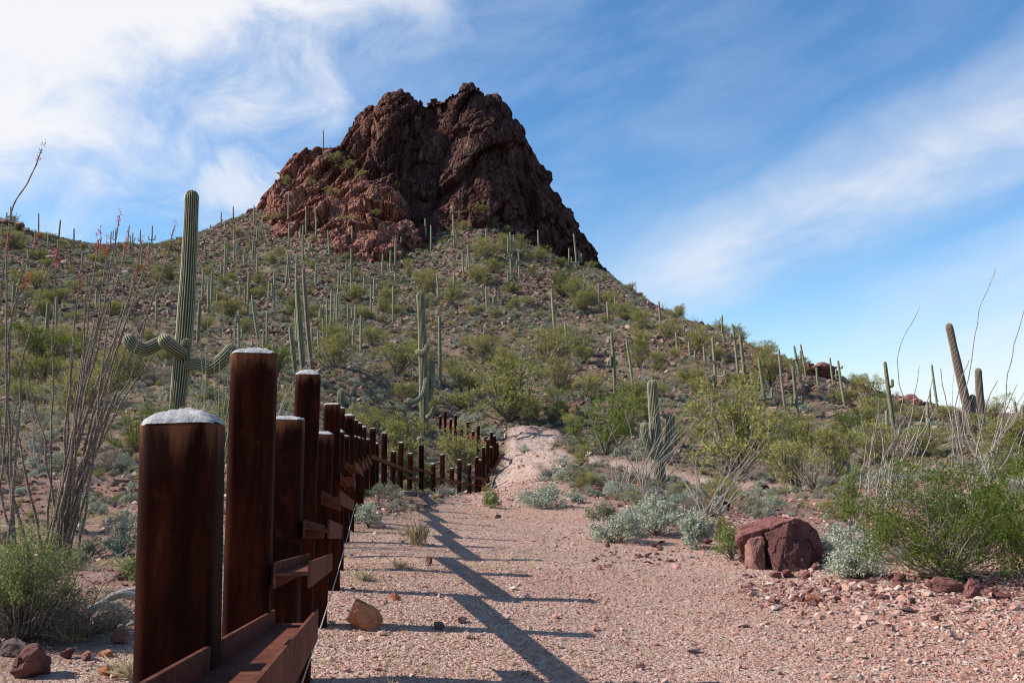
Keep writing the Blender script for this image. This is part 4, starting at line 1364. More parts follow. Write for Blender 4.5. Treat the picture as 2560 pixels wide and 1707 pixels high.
def label_sags():
    groups = {}
    for r in SAG:
        if r['label']:
            r['o']['label'] = r['label']
            continue
        z = zone_sag(r['u'], r['v'])
        sz = 'tall' if r['h'] > 75 else ('short' if r['h'] < 36 else 'mid-sized')
        ar = {0: 'armless', 1: 'one-armed', 2: 'two-armed'}.get(r['arms'], 'many-armed')
        ln = 'leaning ' if abs(r['lean']) > 11 else ''
        br = 'brownish ' if r['brown'] else ''
        groups.setdefault(f'{sz} {ln}{br}{ar} saguaro {z}', []).append(r)
    for lab, rs in groups.items():
        if len(rs) == 1:
            rs[0]['o']['label'] = lab
        else:
            rs.sort(key=lambda q: q['u'])
            for k, r in enumerate(rs):
                r['o']['label'] = f'{lab}, {ORD[k]} from the left'


label_sags()

# ------------------------------------------------------------------ bushes
def leaf_cloud(centres, radii, n, size, rng, aspect=0.45, up=0.0, shell=0.0):
    """n leaf quads spread in clumps; returns V, F"""
    idx = rng.randint(0, len(centres), n)
    d = rng.normal(size=(n, 3))
    d /= np.linalg.norm(d, axis=1)[:, None]
    rr = rng.uniform(shell, 1, n) ** 0.6
    c = centres[idx] + d * rr[:, None] * radii[idx][:, None]
    t = rng.normal(size=(n, 3)) + np.array([0, 0, up]) + d * 0.6
    t /= np.linalg.norm(t, axis=1)[:, None]
    o = np.cross(t, rng.normal(size=(n, 3)))
    o /= np.linalg.norm(o, axis=1)[:, None] + 1e-9
    s = size * rng.uniform(0.6, 1.3, n)
    a = t * s[:, None]
    b = o * (s * aspect)[:, None]
    V = np.stack([c - b * 0.6, c + a * 0.5 - b * 0.2, c + a, c + a * 0.45 + b], 1).reshape(-1, 3)
    F = np.arange(n * 4).reshape(n, 4)
    return V, F


def bush_geo(seed, kind):
    """unit bush: about 1 wide, 1 tall. returns (leafV, leafF), stems Geo"""
    rng = np.random.RandomState(seed)
    st = Geo()
    if kind == 'green':
        nb = rng.randint(15, 20)
        cs, rs = [], []
        lop = rng.uniform(-0.16, 0.16, 2)
        for k in range(nb):
            a = k / nb * 4 * math.pi + rng.uniform(-.5, .5)
            rad = rng.uniform(0.05, 0.47)
            h = rng.uniform(0.5, 0.92) * math.sqrt(max(0.05, 1 - (rad / 0.53) ** 2)) + 0.06
            tip = np.array([math.cos(a) * rad + lop[0] * h, math.sin(a) * rad + lop[1] * h, h])
            mid = tip * np.array([.5, .5, .42])
            P = spline([np.zeros(3), mid + rng.normal(size=3) * 0.03, tip], 6)
            V, F, A = tube(P, np.linspace(0.012, 0.004, 6), 4)
            st.add(V, F)
            cs.append(tip)
            rs.append(rng.uniform(0.08, 0.15))
            for q in range(4):
                s2 = P[rng.randint(2, 6)] + rng.normal(size=3) * np.array([.09, .09, .06]) + np.array([0, 0, .05])
                V, F, A = tube(np.array([P[3], (P[3] + s2) / 2 + rng.normal(size=3) * .02, s2]), np.array([.005, .004, .003]), 3)
                st.add(V, F)
                cs.append(s2)
                rs.append(rng.uniform(0.05, 0.12))
        cs, rs = np.array(cs), np.array(rs)
        cs[:, 2] = np.maximum(cs[:, 2], 0.07)
        V, F = leaf_cloud(cs, rs, 4600, 0.042, rng, 0.22, 1.1)
    elif kind == 'grey':
        nb = 26
        cs, rs = [], []
        for k in range(nb):
            a = rng.uniform(0, 2 * math.pi)
            e = math.asin(rng.uniform(0.05, 1))
            d = np.array([math.cos(a) * math.cos(e) * 0.40, math.sin(a) * math.cos(e) * 0.40, math.sin(e) * 0.72])
            cs.append(d * rng.uniform(0.75, 1.08))
            rs.append(rng.uniform(0.10, 0.17))
            V, F, A = tube(np.array([[0, 0, 0], d * .5 + rng.normal(size=3) * .03, d]), np.array([.012, .008, .004]), 3)
            st.add(V, F)
        V, F = leaf_cloud(np.array(cs), np.array(rs), 1000, 0.062, rng, 0.6, 0.3)
    elif kind == 'dry':
        for k in range(46):
            a = rng.uniform(0, 2 * math.pi)
            e = rng.uniform(0.35, 1.45)
            d = np.array([math.cos(a) * math.cos(e) * 0.55, math.sin(a) * math.cos(e) * 0.55, math.sin(e) * 0.85]) * rng.uniform(0.6, 1)
            V, F, A = tube(np.array([[0, 0, 0], d * .5 + rng.normal(size=3) * .05, d]), np.array([.010, .006, .004]), 3)
            st.add(V, F)
        cs = rng.normal(size=(30, 3)) * np.array([.22, .22, .16]) + np.array([0, 0, .42])
        cs[:, 2] = np.abs(cs[:, 2])
        V, F = leaf_cloud(cs, np.full(30, 0.17), 520, 0.06, rng, 0.22, 0.9)
    elif kind == 'cholla':
        cs = []
        for k in range(9):
            a = rng.uniform(0, 2 * math.pi)
            p = np.array([math.cos(a), math.sin(a), 0]) * rng.uniform(0.05, 0.4) + np.array([0, 0, rng.uniform(.35, .85)])
            for t in np.linspace(0.3, 1, 4):
                cs.append(p * t + rng.normal(size=3) * 0.05)
            V, F, A = tube(np.array([[0, 0, 0], p * .5, p]), np.array([.04, .03, .02]), 4)
            st.add(V, F)
        V, F = leaf_cloud(np.array(cs), np.full(len(cs), 0.085), 1300, 0.05, rng, 0.3, 0.0)
    return (V, F), st


def bush_meshes(kind, n, leaf_m, stem_m, seed0):
    out = []
    for k in range(n):
        (V, F), st = bush_geo(seed0 + k, kind)
        sv = np.concatenate(st.V)
        sf = np.concatenate(st.F4)
        fol = mesh(kind + '_foliage', V, [F], [leaf_m])
        ste = mesh(kind + '_stems', sv, [sf], [stem_m])
        both = mesh(kind + '_bush', np.concatenate([V, sv]), [np.concatenate([F, sf + len(V)])], [leaf_m, stem_m], False, np.concatenate([np.zeros(len(F)), np.ones(len(sf))]))
        out.append((fol, ste, both))
    return out


BM_GREEN = bush_meshes('green', 7, M_LEAF_PV, M_TWIG, 40)
BM_GREEN2 = bush_meshes('green', 3, M_LEAF_CR, M_TWIG, 60)
BM_GREY = bush_meshes('grey', 6, M_LEAF_BB, M_TWIG, 80)
BM_GREY2 = bush_meshes('grey', 3, M_LEAF_GR, M_TWIG, 90)
BM_DRY = bush_meshes('dry', 4, M_LEAF_DRY, M_TWIG, 100)
BM_CHOLLA = bush_meshes('cholla', 4, M_CHOLLA, M_TWIG, 120)


def zone_bush(u, v):
    if v < 470 and 600 < u < 1300:
        return 'high on the rock'
    if u < 250:
        return 'on the far left hillside' if v < 760 else 'low on the left behind the ocotillo'
    if u < 480:
        return 'left of the towering saguaro' if v < 800 else 'near the towering saguaro'
    if u < 700:
        return 'under the left ridge' if v < 700 else ('behind the second post' if v > 850 else 'on the slope above the second post')
    if u < 960:
        return 'on scree below the red apron' if v < 770 else ('above the receding posts' if v < 960 else 'behind the receding posts')
    if u < 1150:
        return 'beside the shaded gully' if v < 760 else ('around the hook-armed saguaro' if v < 1080 else 'beyond the bend of the barrier')
    if u < 1330:
        return 'below the dark cliff' if v < 720 else ('on the middle of the slope' if v < 930 else 'at the top of the trail')
    if u < 1560:
        return 'near the cliff end' if v < 800 else ('on the slope above the forked saguaro' if v < 1010 else 'behind the forked saguaro')
    if u < 1830:
        return 'on the right flank of the hill' if v < 980 else 'beyond the pale ocotillo fans'
    if u < 2130:
        return 'by the outcrop ridge' if v < 1060 else 'beyond the split boulder'
    return 'behind the pale ocotillos on the right'


BUSH = []


def bush(p, w, h, lib, noun, tone, u, v, split=False, label=None, group=None, cat=None):
    fol, ste, both = lib[RS.randint(len(lib))]
    name = noun.replace(' ', '_')
    nm = name if not name.endswith('shrub') or True else name
    grp = group or (noun + ' plants on the hill')
    if split:
        o = empty(nm, p, None, cat or noun, grp)
        a = link('foliage', fol, o)
        b = link('stems', ste, o)
    else:
        o = link(nm, both, None, None, cat or noun, grp, loc=p)
    o.scale = (w, w * RS.uniform(0.85, 1.15), h)
    o.rotation_euler = (0, 0, RS.uniform(0, 6.28))
    BUSH.append(dict(o=o, u=u, v=v, w=w, noun=noun, tone=tone, label=label))
    return o


GREENS = [  # u, v base, w px, h px
    (1275, 1056, 190, 130), (1206, 896, 92, 62), (1365, 908, 122, 74), (1452, 892, 60, 58), (1400, 974, 88, 68), (1472, 1002, 76, 72), (1400, 1014, 92, 42), (1262, 938, 62, 62), (1190, 988, 62, 48), (1395, 1062, 84, 50),
    (1330, 1060, 80, 60), (1020, 692, 26, 38), (1070, 737, 62, 55), (965, 772, 46, 56), (890, 752, 62, 42), (1130, 764, 62, 52), (1160, 578, 36, 26), (1208, 650, 60, 48), (1190, 708, 60, 44), (1232, 574, 32, 26), (1235, 684, 40, 40),
    (1255, 632, 46, 40), (1305, 628, 40, 36), (1345, 658, 52, 36), (1402, 672, 40, 24), (1400, 742, 60, 62), (1430, 752, 62, 56), (1462, 782, 66, 56), (1330, 692, 26, 26), (1285, 737, 50, 28), (1285, 771, 32, 26), (1316, 768, 36, 26),
    (1522, 768, 40, 40), (1562, 802, 72, 36), (1600, 832, 62, 50), (1666, 852, 62, 46), (1742, 882, 92, 56), (1596, 922, 60, 70), (1640, 930, 50, 46), (1730, 967, 82, 44), (1590, 1004, 92, 48), (1852, 972, 70, 40), (1925, 974, 92, 82),
    (1908, 908, 76, 48), (2168, 994, 72, 52), (2140, 974, 44, 34), (2190, 1034, 62, 52), (1880, 1078, 96, 74), (1962, 1104, 104, 74), (2122, 1092, 92, 62), (2172, 1080, 72, 72), (2000, 1136, 134, 74), (2280, 1060, 80, 44), (2370, 1050, 60, 40),
    (1846, 1196, 230, 200), (1512, 1136, 150, 140), (1452, 1168, 62, 46), (1992, 1226, 150, 132), (2084, 1194, 112, 112), (1692, 1116, 84, 64), (1604, 1056, 92, 62), (1740, 1060, 70, 60), (2200, 1160, 120, 90), (2300, 1140, 120, 80), (2500, 1130, 120, 80), (2560, 1210, 130, 90),
    (1790, 1262, 100, 70), (1560, 1086, 60, 50), (580, 792, 72, 42), (832, 872, 72, 62), (770, 804, 44, 42), (560, 722, 34, 32), (838, 922, 100, 72), (990, 934, 122, 82), (900, 800, 50, 34), (930, 868, 70, 50), (1050, 900, 60, 44), (690, 940, 110, 70),
    (30, 622, 62, 50), (90, 724, 62, 40), (110, 792, 54, 42), (280, 792, 62, 42), (107, 922, 164, 92), (58, 966, 112, 74), (330, 956, 122, 76), (250, 1010, 120, 70), (200, 870, 70, 40), (420, 700, 50, 34), (150, 760, 50, 34),
    (340, 1128, 150, 100), (505, 1132, 150, 92), (590, 1060, 90, 60), (1000, 1172, 142, 112), (872, 1112, 102, 84), (930, 1080, 90, 60), (1080, 1036, 50, 36), (1160, 1026, 70, 46), (760, 1040, 90, 60),
    (840, 364 + 45, 40, 24), (880, 432, 44, 26), (910, 452, 40, 24), (720, 462, 30, 20), (836, 490, 36, 20), (990, 478, 34, 20), (960, 508, 34, 18), (700, 560, 40, 24), (865, 560, 34, 22), (780, 465, 24, 18), (1288, 330, 26, 18), (1200, 545, 34, 34),
    (1345, 432, 12, 8), (940, 540, 30, 18), (950, 505, 26, 16),
]
for (u, v, w, h) in GREENS:
    onrock = v < 570 and 640 < u < 1300
    p = place_hit(u, v, onrock)
    if p is None:
        continue
    s = p[1] / FPX
    lib = BM_GREEN if (RS.rand() < 0.85) else BM_GREEN2
    o = bush(p - np.array([0, 0, 0.05]), w * s * 1.35, h * s * 1.25, lib, 'palo verde' if w > 75 else 'green bush', 'yellowish' if RS.rand() < 0.5 else 'olive', u, v, split=w > 58,
             group='green bushes on the desert slope', cat='bush')
# the bright green one in the wash behind the posts
for (u, v, w, h, lab) in [(1075, 1240, 100, 96, 'bright green bush in the wash seen between the distant posts'), (1000, 1225, 80, 90, 'dark green bush behind the posts where the barrier bends')]:
    p = at(u, v, 39)
    p[2] = H(p[0], p[1])[0]
    bush(p, w * 39 / FPX, h * 39 / FPX, BM_GREEN2, 'green bush', 'bright', u, v, True, lab, 'green bushes on the desert slope', 'bush')

CHOLLAS = [(1180, 716, 34, 22), (1212, 745, 36, 24), (1360, 752, 26, 16), (1376, 745, 24, 16), (1258, 752, 18, 12), (1290, 832, 26, 16), (1432, 704, 24, 22), (1445, 712, 18, 16), (1488, 712, 16, 16), (1344, 688, 14, 12), (1328, 706, 12, 8), (1673, 868, 28, 18), (1632, 950, 26, 22),
           (1658, 960, 20, 18), (1700, 910, 18, 14), (1744, 926, 18, 16), (1992, 1008, 26, 26), (2008, 1016, 18, 14), (2152, 1008, 26, 28), (2098, 990, 18, 22), (2052, 966, 14, 12), (2020, 968, 30, 16), (2042, 980, 18, 14), (2024, 1084, 22, 18), (2183, 1060, 22, 14),
           (690, 702, 26, 16), (706, 694, 14, 14), (600, 676, 16, 18), (594, 688, 16, 14), (838, 674, 14, 12), (1584, 1040, 20, 16), (1800, 1000, 26, 20), (1246, 896, 22, 20), (560, 656, 14, 10), (895, 654, 16, 12), (868, 652, 12, 14), (900, 668, 14, 12), (2360, 1030, 30, 18), (1660, 700 + 200, 12, 10)]
for (u, v, w, h) in CHOLLAS:
    p = place_hit(u, v)
    s = p[1] / FPX
    bush(p, w * s * 1.05, h * s * 1.15, BM_CHOLLA, 'cholla cactus', 'pale yellow', u, v, False, None, 'cholla cacti on the slope', 'cactus')

# random cover, spread over the visible ground by area
def scatter(n, ymin, ymax, rng, amin=-0.50, amax=0.50, clear=True):
    r = np.sqrt(rng.uniform(ymin ** 2, ymax ** 2, n))
    a = rng.uniform(amin, amax, n)
    x, y = np.sin(a) * r, np.cos(a) * r
    if clear:
        k = path_weight(x, y) < 0.15
        x, y = x[k], y[k]
    return x, y, H(x, y)


def project(x, y, z):
    yc = y * math.cos(PITCH) + z * math.sin(PITCH)
    zc = -y * math.sin(PITCH) + z * math.cos(PITCH)
    return 1280 + FPX * x / yc, 853.5 - FPX * zc / yc


def visible(x, y, z, lift=0.5):
    """does the camera see the point (ground in the way?), vectorised"""
    ok = np.ones(len(x), bool)
    for f in np.linspace(0.3, 0.97, 22):
        ok &= H(x * f, y * f) < (z + lift) * f
    u, v = project(x, y, z)
    vt = np.interp(u, cu, cvv, left=9999, right=9999)
    d = dep(np.stack([u / 400, v / 400], 1))
    return ok & ~((u > 562) & (u < 1528) & (v > vt) & (y > d - 0.5))


rngB = np.random.RandomState(5)
x, y, z = scatter(1900, 28, 225, rngB)
ok = visible(x, y, z)
x, y, z = x[ok], y[ok], z[ok]
u_, v_ = project(x, y, z)
cnt = dict(green=0, grey=0, dry=0)
for k in range(len(x)):
    q = rngB.rand()
    p = np.array([x[k], y[k], z[k]])
    if q < 0.26 and cnt['green'] < 165:
        cnt['green'] += 1
        w = rngB.uniform(1.3, 3.2)
        bush(p, w, w * rngB.uniform(0.6, 0.85), BM_GREEN, 'green bush', 'olive' if q < 0.1 else 'yellowish', u_[k], v_[k], False, None, 'green bushes on the desert slope', 'bush')
    elif q < 0.66 and cnt['grey'] < 270:
        cnt['grey'] += 1
        w = rngB.uniform(0.6, 1.5)
        bush(p, w, w * rngB.uniform(0.55, 0.8), BM_GREY if q < 0.5 else BM_GREY2, 'brittlebush', 'silvery' if q < 0.5 else 'dull grey', u_[k], v_[k], False, None, 'brittlebush on the desert slope', 'shrub')
    elif q < 0.9 and cnt['dry'] < 170:
        cnt['dry'] += 1
        w = rngB.uniform(0.8, 2.0)
        bush(p, w, w * rngB.uniform(0.6, 0.85), BM_DRY, 'dry shrub', 'brown' if q < 0.75 else 'greyish brown', u_[k], v_[k], False, None, 'dry shrubs on the desert slope', 'shrub')

# ------------------------------------------------------------------ near plants
def near_bush(name, p, w, h, leaf_m, stem_m, n, leaf, seed, label, cat, clumps=60, clr=0.10, stems=26, aspect=0.5, low=0.1, group=None, up=0.4, twig=0):
    rng = np.random.RandomState(seed)
    o = empty(name, p, label, cat, group)
    cs, rs = [], []
    st = Geo()
    tips = []
    for k in range(stems):
        a = rng.uniform(0, 2 * math.pi)
        e = math.asin(rng.uniform(low, 1) ** 0.8)
        d = np.array([math.cos(a) * math.cos(e) * w * 0.46, math.sin(a) * math.cos(e) * w * 0.46, math.sin(e) * h * 0.88]) * rng.uniform(0.82, 1.05)
        P = spline([np.zeros(3), d * .35 + rng.normal(size=3) * .03 * w + np.array([0, 0, .05 * h]), d * 0.7 + rng.normal(size=3) * .03 * w, d], 9)
        V, F, A = tube(P, np.linspace(0.0075, 0.0022, 9) * (0.6 + 0.5 * h), 5)
        st.add(V, F)
        tips.append(P)
        for q in range(3):
            b0 = P[rng.randint(4, 8)]
            b1 = b0 + rng.normal(size=3) * np.array([.10 * w, .10 * w, .08 * h]) + np.array([0, 0, 0.05 * h])
            V, F, A = tube(np.array([b0, (b0 + b1) / 2 + rng.normal(size=3) * .01, b1]), np.array([.003, .0024, .0015]), 4)
            st.add(V, F)
            cs.append(b1)
            rs.append(clr * w * rng.uniform(.6, 1.1))
        cs.append(P[-1])
        rs.append(clr * w * rng.uniform(.8, 1.2))
    for q in range(twig):
        a = rng.uniform(0, 2 * math.pi)
        b0 = np.array([math.cos(a) * w * .3, math.sin(a) * w * .3, h * .1]) * rng.uniform(0, 1)
        b1 = b0 + np.array([math.cos(a) * w * .25, math.sin(a) * w * .25, h * rng.uniform(.05, .5)]) * rng.uniform(.5, 1)
        V, F, A = tube(np.array([b0, (b0 + b1) / 2 + rng.normal(size=3) * .02 * w, b1]), np.array([.004, .003, .0015]), 4)
        st.add(V, F)
    cs, rs = np.array(cs), np.array(rs)
    cs[:, 2] = np.maximum(cs[:, 2], 0.06 * h)
    V, F = leaf_cloud(cs, rs, n, leaf, rng, aspect, up)
    V[:, 2] = np.maximum(V[:, 2], 0.005)
    link('foliage', mesh('foliage', V, [F], [leaf_m]), o)
    link('stems', st.mesh('stems', [stem_m], True), o)
    return o


def gp(u, v, Y=None):
    if Y is None:
        p = hit(u, v)
    else:
        p = at(u, v, Y)
        p[2] = H(p[0], p[1])[0]
    return p


NB_LIST = [
    # name, u, v, wpx, hpx, leafmat, n, leafsize, label, cat, kw
    ('creosote_bush', 2375, 1452, 440, 350, M_LEAF_CR, 30000, 0.024, 'large bright green creosote bush behind the red rocks beside the trail', 'bush', dict(clr=0.085, stems=60, aspect=0.5, low=0.02, twig=60)),
    ('creosote_bush', 2130, 1330, 130, 170, M_LEAF_CR, 3200, 0.028, 'smaller green creosote rising behind the pale grey brittlebush', 'bush', dict(clr=0.12, stems=16)),
    ('creosote_bush', 2555, 1400, 240, 260, M_LEAF_CR, 9000, 0.026, 'green creosote cut by the right edge behind the large one', 'bush', dict(clr=0.08, stems=22)),
    ('brittlebush', 1548, 1358, 150, 92, M_LEAF_BB, 4200, 0.036, 'grey leaved brittlebush nearest the trail in the clump', 'shrub', dict(clr=0.11, stems=30, twig=20)),
    ('brittlebush', 1645, 1340, 190, 108, M_LEAF_BB, 5200, 0.036, 'widest silvery brittlebush under the fan of pale wands', 'shrub', dict(clr=0.10, stems=36, twig=20)),
    ('brittlebush', 1735, 1372, 110, 96, M_LEAF_BB, 3400, 0.036, 'rounded silvery brittlebush beside the dark red stone', 'shrub', dict(clr=0.12, stems=26, twig=14)),
    ('brittlebush', 1500, 1300, 90, 50, M_LEAF_GR, 1800, 0.034, 'dull green grey shrub at the foot of the wands', 'shrub', dict(clr=0.12, stems=20)),
    ('brittlebush', 1355, 1268, 130, 60, M_LEAF_BB, 3000, 0.040, 'silvery brittlebush spreading at the trail edge above the bend', 'shrub', dict(clr=0.11, stems=28, twig=20)),
    ('brittlebush', 1430, 1258, 60, 30, M_LEAF_BB, 1200, 0.040, 'small silvery tuft beside the spreading trailside brittlebush', 'shrub', dict(clr=0.13, stems=14)),
    ('brittlebush', 1226, 1270, 54, 46, M_LEAF_LB, 1300, 0.034, 'little green grey shrub standing alone on the trail side', 'shrub', dict(clr=0.13, stems=16)),
    ('brittlebush', 920, 1318, 76, 66, M_LEAF_BB, 1900, 0.028, 'silvery shrub tucked against the rusted posts', 'shrub', dict(clr=0.12, stems=20)),
    ('brittlebush', 1830, 1400, 110, 90, M_LEAF_LB, 2600, 0.026, 'pale green shrub in front of the split boulder', 'shrub', dict(clr=0.12, stems=24)),
    ('brittlebush', 1900, 1402, 60, 70, M_LEAF_BB, 1300, 0.026, 'thin grey green shrub against the upright red block', 'shrub', dict(clr=0.13, stems=16)),
    ('green_shrub', 1795, 1350, 90, 60, M_LEAF_CR, 1800, 0.026, 'dark green low shrub between brittlebush and boulder', 'shrub', dict(clr=0.12, stems=16)),
    ('brittlebush', 2110, 1398, 200, 86, M_LEAF_BB, 4600, 0.030, 'blue grey brittlebush right beside the split boulder', 'shrub', dict(clr=0.10, stems=34)),
    ('brittlebush', 2150, 1446, 190, 82, M_LEAF_BB, 4200, 0.026, 'spreading pale brittlebush at the foot of the creosote', 'shrub', dict(clr=0.10, stems=34, twig=30)),
    ('brittlebush', 300, 1388, 110, 130, M_LEAF_BB, 2600, 0.030, 'grey green brittlebush half hidden by the nearest post', 'shrub', dict(clr=0.12, stems=24)),
    ('brittlebush', 345, 1452, 120, 70, M_LEAF_LB, 1500, 0.026, 'thin green shrub behind the weathered log', 'shrub', dict(clr=0.12, stems=18)),
    ('brittlebush', 565, 1440, 50, 120, M_LEAF_BB, 1200, 0.03, 'grey shrub seen in the gap between the first two posts', 'shrub', dict(clr=0.14, stems=16)),
    ('leafy_bush', 50, 1600, 330, 290, M_LEAF_LB, 13000, 0.019, 'leafy green bush with dry lower twigs at the ocotillo foot', 'bush', dict(clr=0.085, stems=60, low=0.3, twig=260)),
    ('leafy_bush', 20, 1520, 150, 120, M_LEAF_LB, 1500, 0.02, 'small leafy sprig beside the larger leafy bush', 'bush', dict(clr=0.11, stems=16)),
    ('dry_shrub', 220, 1585, 300, 150, M_LEAF_DRY, 7000, 0.016, 'tangled brown dry shrub between leafy bush and log', 'shrub', dict(clr=0.10, stems=40, twig=200, aspect=0.2)),
    ('dry_shrub', 215, 1400, 110, 60, M_LEAF_GR, 1200, 0.024, 'low brownish shrub behind the flowering ocotillo', 'shrub', dict(clr=0.12, stems=26, aspect=0.25, twig=40)),
    ('dry_shrub', 270, 1180, 160, 80, M_LEAF_DRY, 700, 0.04, 'dead grey brush tangle left of the nearest post', 'shrub', dict(clr=0.10, stems=60, twig=220, aspect=0.15)),
    ('green_shrub', 160, 1330, 120, 100, M_LEAF_LB, 1800, 0.03, 'sparse green shrub behind the ocotillo stems', 'shrub', dict(clr=0.12, stems=20)),
    ('brittlebush', 1430, 1120, 70, 30, M_LEAF_GR, 900, 0.05, 'dull shrub on the pale bank at the trail top', 'shrub', dict(clr=0.12, stems=14)),
    ('brittlebush', 1312, 1130, 40, 22, M_LEAF_BB, 700, 0.05, 'small grey tuft in the middle of the upper trail', 'shrub', dict(clr=0.14, stems=12)),
    ('brittlebush', 1235, 1090, 40, 24, M_LEAF_BB, 700, 0.05, 'grey tuft just above the far end of posts', 'shrub', dict(clr=0.14, stems=12)),
    ('brittlebush', 1167, 1060, 60, 26, M_LEAF_BB, 900, 0.06, 'blue grey brittlebush above the far row of posts', 'shrub', dict(clr=0.13, stems=16)),
    ('brittlebush', 1190, 1142, 44, 24, M_LEAF_BB, 800, 0.05, 'grey shrub behind the posts in the wash', 'shrub', dict(clr=0.14, stems=14)),
]
for k, (nm, u, v, w, h, lm, n, ls, lab, cat, kw) in enumerate(NB_LIST):
    p = gp(u, v)
    s = p[1] / FPX
    near_bush(nm, p, w * s, h * s, lm, M_TWIG, n, ls * (1.0 if p[1] < 16 else 1.15), 700 + k, lab, cat, group='brittlebush beside the trail' if nm == 'brittlebush' else None, **kw)

# dry grass tufts that stand out
def grass_tuft(p, w, h, n, seed, label):
    rng = np.random.RandomState(seed)
    b = rng.normal(size=(n, 3)) * np.array([w * .16, w * .16, 0])
    d = rng.normal(size=(n, 3)) * np.array([w * .32, w * .32, h * .1]) + np.array([0, 0, h * .75])
    side = np.cross(d, rng.normal(size=(n, 3)))
    side /= np.linalg.norm(side, axis=1)[:, None]
    th = 0.0022
    V = np.stack([b - side * th, b + side * th, b + d * .55 + side * th * .7 + d * rng.uniform(-.1, .1, (n, 1)), b + d + rng.normal(size=(n, 3)) * w * .05], 1).reshape(-1, 3)
    link('grass_tuft', mesh('grass_tuft', V, [np.arange(n * 4).reshape(n, 4)], [M_GRASS]), None, label, 'grass', 'dry grass tufts', loc=p)


for k, (u, v, w, h, lab) in enumerate([(1045, 1362, 56, 70, 'tall straw coloured grass tuft at the edge of the fence shadow'), (905, 1450, 50, 30, 'low dry tuft beside the foot of the posts'),
                                       (1000, 1420, 40, 24, 'short dry tuft in the striped shadows'), (330, 1690, 120, 46, 'straw tuft beside the nearest post'), (180, 1600, 90, 60, 'arching dry grass under the leafy bush')]):
    p = gp(u, v)
    s = p[1] / FPX
    grass_tuft(p, w * s, h * s, 150, 50 + k, lab)

# ------------------------------------------------------------------ ocotillos
def wand(pts, r0, r1, mat, parent, rng, n=34, thorn=True, wig=0.012, base=None):
    P = spline(pts, n)
    L = np.concatenate([[0], np.cumsum(np.linalg.norm(np.diff(P, axis=0), axis=1))])
    wg = np.column_stack([fbm(np.column_stack([L * 3.0, np.full(n, rng.uniform(0, 99))]), 2, int(rng.randint(999))) for _ in range(3)]) * wig * 4.5
    wg[0] = 0
    P = P + wg * np.clip(L / 0.5, 0, 1)[:, None] * np.array([1, 1, .3])
    R = np.linspace(r0, r1, n) * (1 + 0.12 * np.sin(L * 31 + rng.uniform(0, 6)))
    g = Geo()
    V, F, A = tube(P, R, 6)
    g.add(V, F, np.repeat(L, 6))
    if thorn:
        m = int(L[-1] / 0.028)
        tt = rng.uniform(0.05, 0.99, m)
        pc = np.column_stack([np.interp(tt * L[-1], L, P[:, k]) for k in range(3)])
        d = rng.normal(size=(m, 3))
        d /= np.linalg.norm(d, axis=1)[:, None]
        rr = np.interp(tt * L[-1], L, R)[:, None]
        sd = np.cross(d, [0.3, 0.2, 1.0])
        sd /= np.linalg.norm(sd, axis=1)[:, None] + 1e-9
        V = np.stack([pc + sd * 0.0035, pc - sd * 0.0035, pc + d * (rr + 0.018)], 1).reshape(-1, 3)
        g.add(V, np.arange(m * 3).reshape(m, 3), np.full(m * 3, 0.02))
    me = g.mesh('stem', [mat], True, 'along')
    return link('stem', me, parent), P


def flower(parent, p, dirv, size, rng, n=60):
    d = dirv / np.linalg.norm(dirv)
    c = p + d[None] * rng.uniform(-0.2, size, (n, 1)) + rng.normal(size=(n, 3)) * size * 0.16
    t = rng.normal(size=(n, 3)) * 0.7 + d
    t /= np.linalg.norm(t, axis=1)[:, None]
    o = np.cross(t, rng.normal(size=(n, 3)))
    o /= np.linalg.norm(o, axis=1)[:, None]
    s = size * 0.24
    V = np.stack([c - o * s * .18, c + o * s * .18, c + t * s + o * s * .12, c + t * s - o * s * .12], 1).reshape(-1, 3)
    return link('flower', mesh('flower', V, [np.arange(n * 4).reshape(n, 4)], [M_FLOWER]), parent)


def ocotillo(ub, vb, tips, label, mat, Y=None, r0=0.017, r1=0.007, seed=1, thorn=True, group='ocotillos', spread=0.12, n=34, vb_off=0):
    """tips: (u, v, flower size or 0[, bend list of (u,v)])"""
    rng = np.random.RandomState(seed)
    p = gp(ub, vb, Y)
    Y = p[1]
    o = empty('ocotillo', p, label, 'ocotillo', group)
    for t in tips:
        yo = rng.uniform(-0.7, 0.7) * (0.3 + abs(t[0] - ub) * Y / FPX * 0.35)
        b = np.array([rng.normal() * spread, rng.normal() * spread, -0.05]) + np.array([np.clip((t[0] - ub) / 900, -1, 1) * spread * 2, 0, 0])
        tip = at(t[0], t[1], Y + yo) - p
        if len(t) > 3:
            mids = [at(a_, b_, Y + yo * 0.6) - p for a_, b_ in t[3]]
        else:
            mids = [b + (tip - b) * np.array([.38, .4, .45]) + rng.normal(size=3) * 0.025, b + (tip - b) * np.array([.72, .75, .75]) + rng.normal(size=3) * 0.03]
        k = rng.uniform(0.8, 1.15)
        so, P = wand([b] + mids + [tip], r0 * k, r1 * k, mat, o, rng, n, thorn)
        if t[2]:
            flower(o, P[-1], P[-1] - P[-4], t[2] * 0.95, rng, 42)
    return o


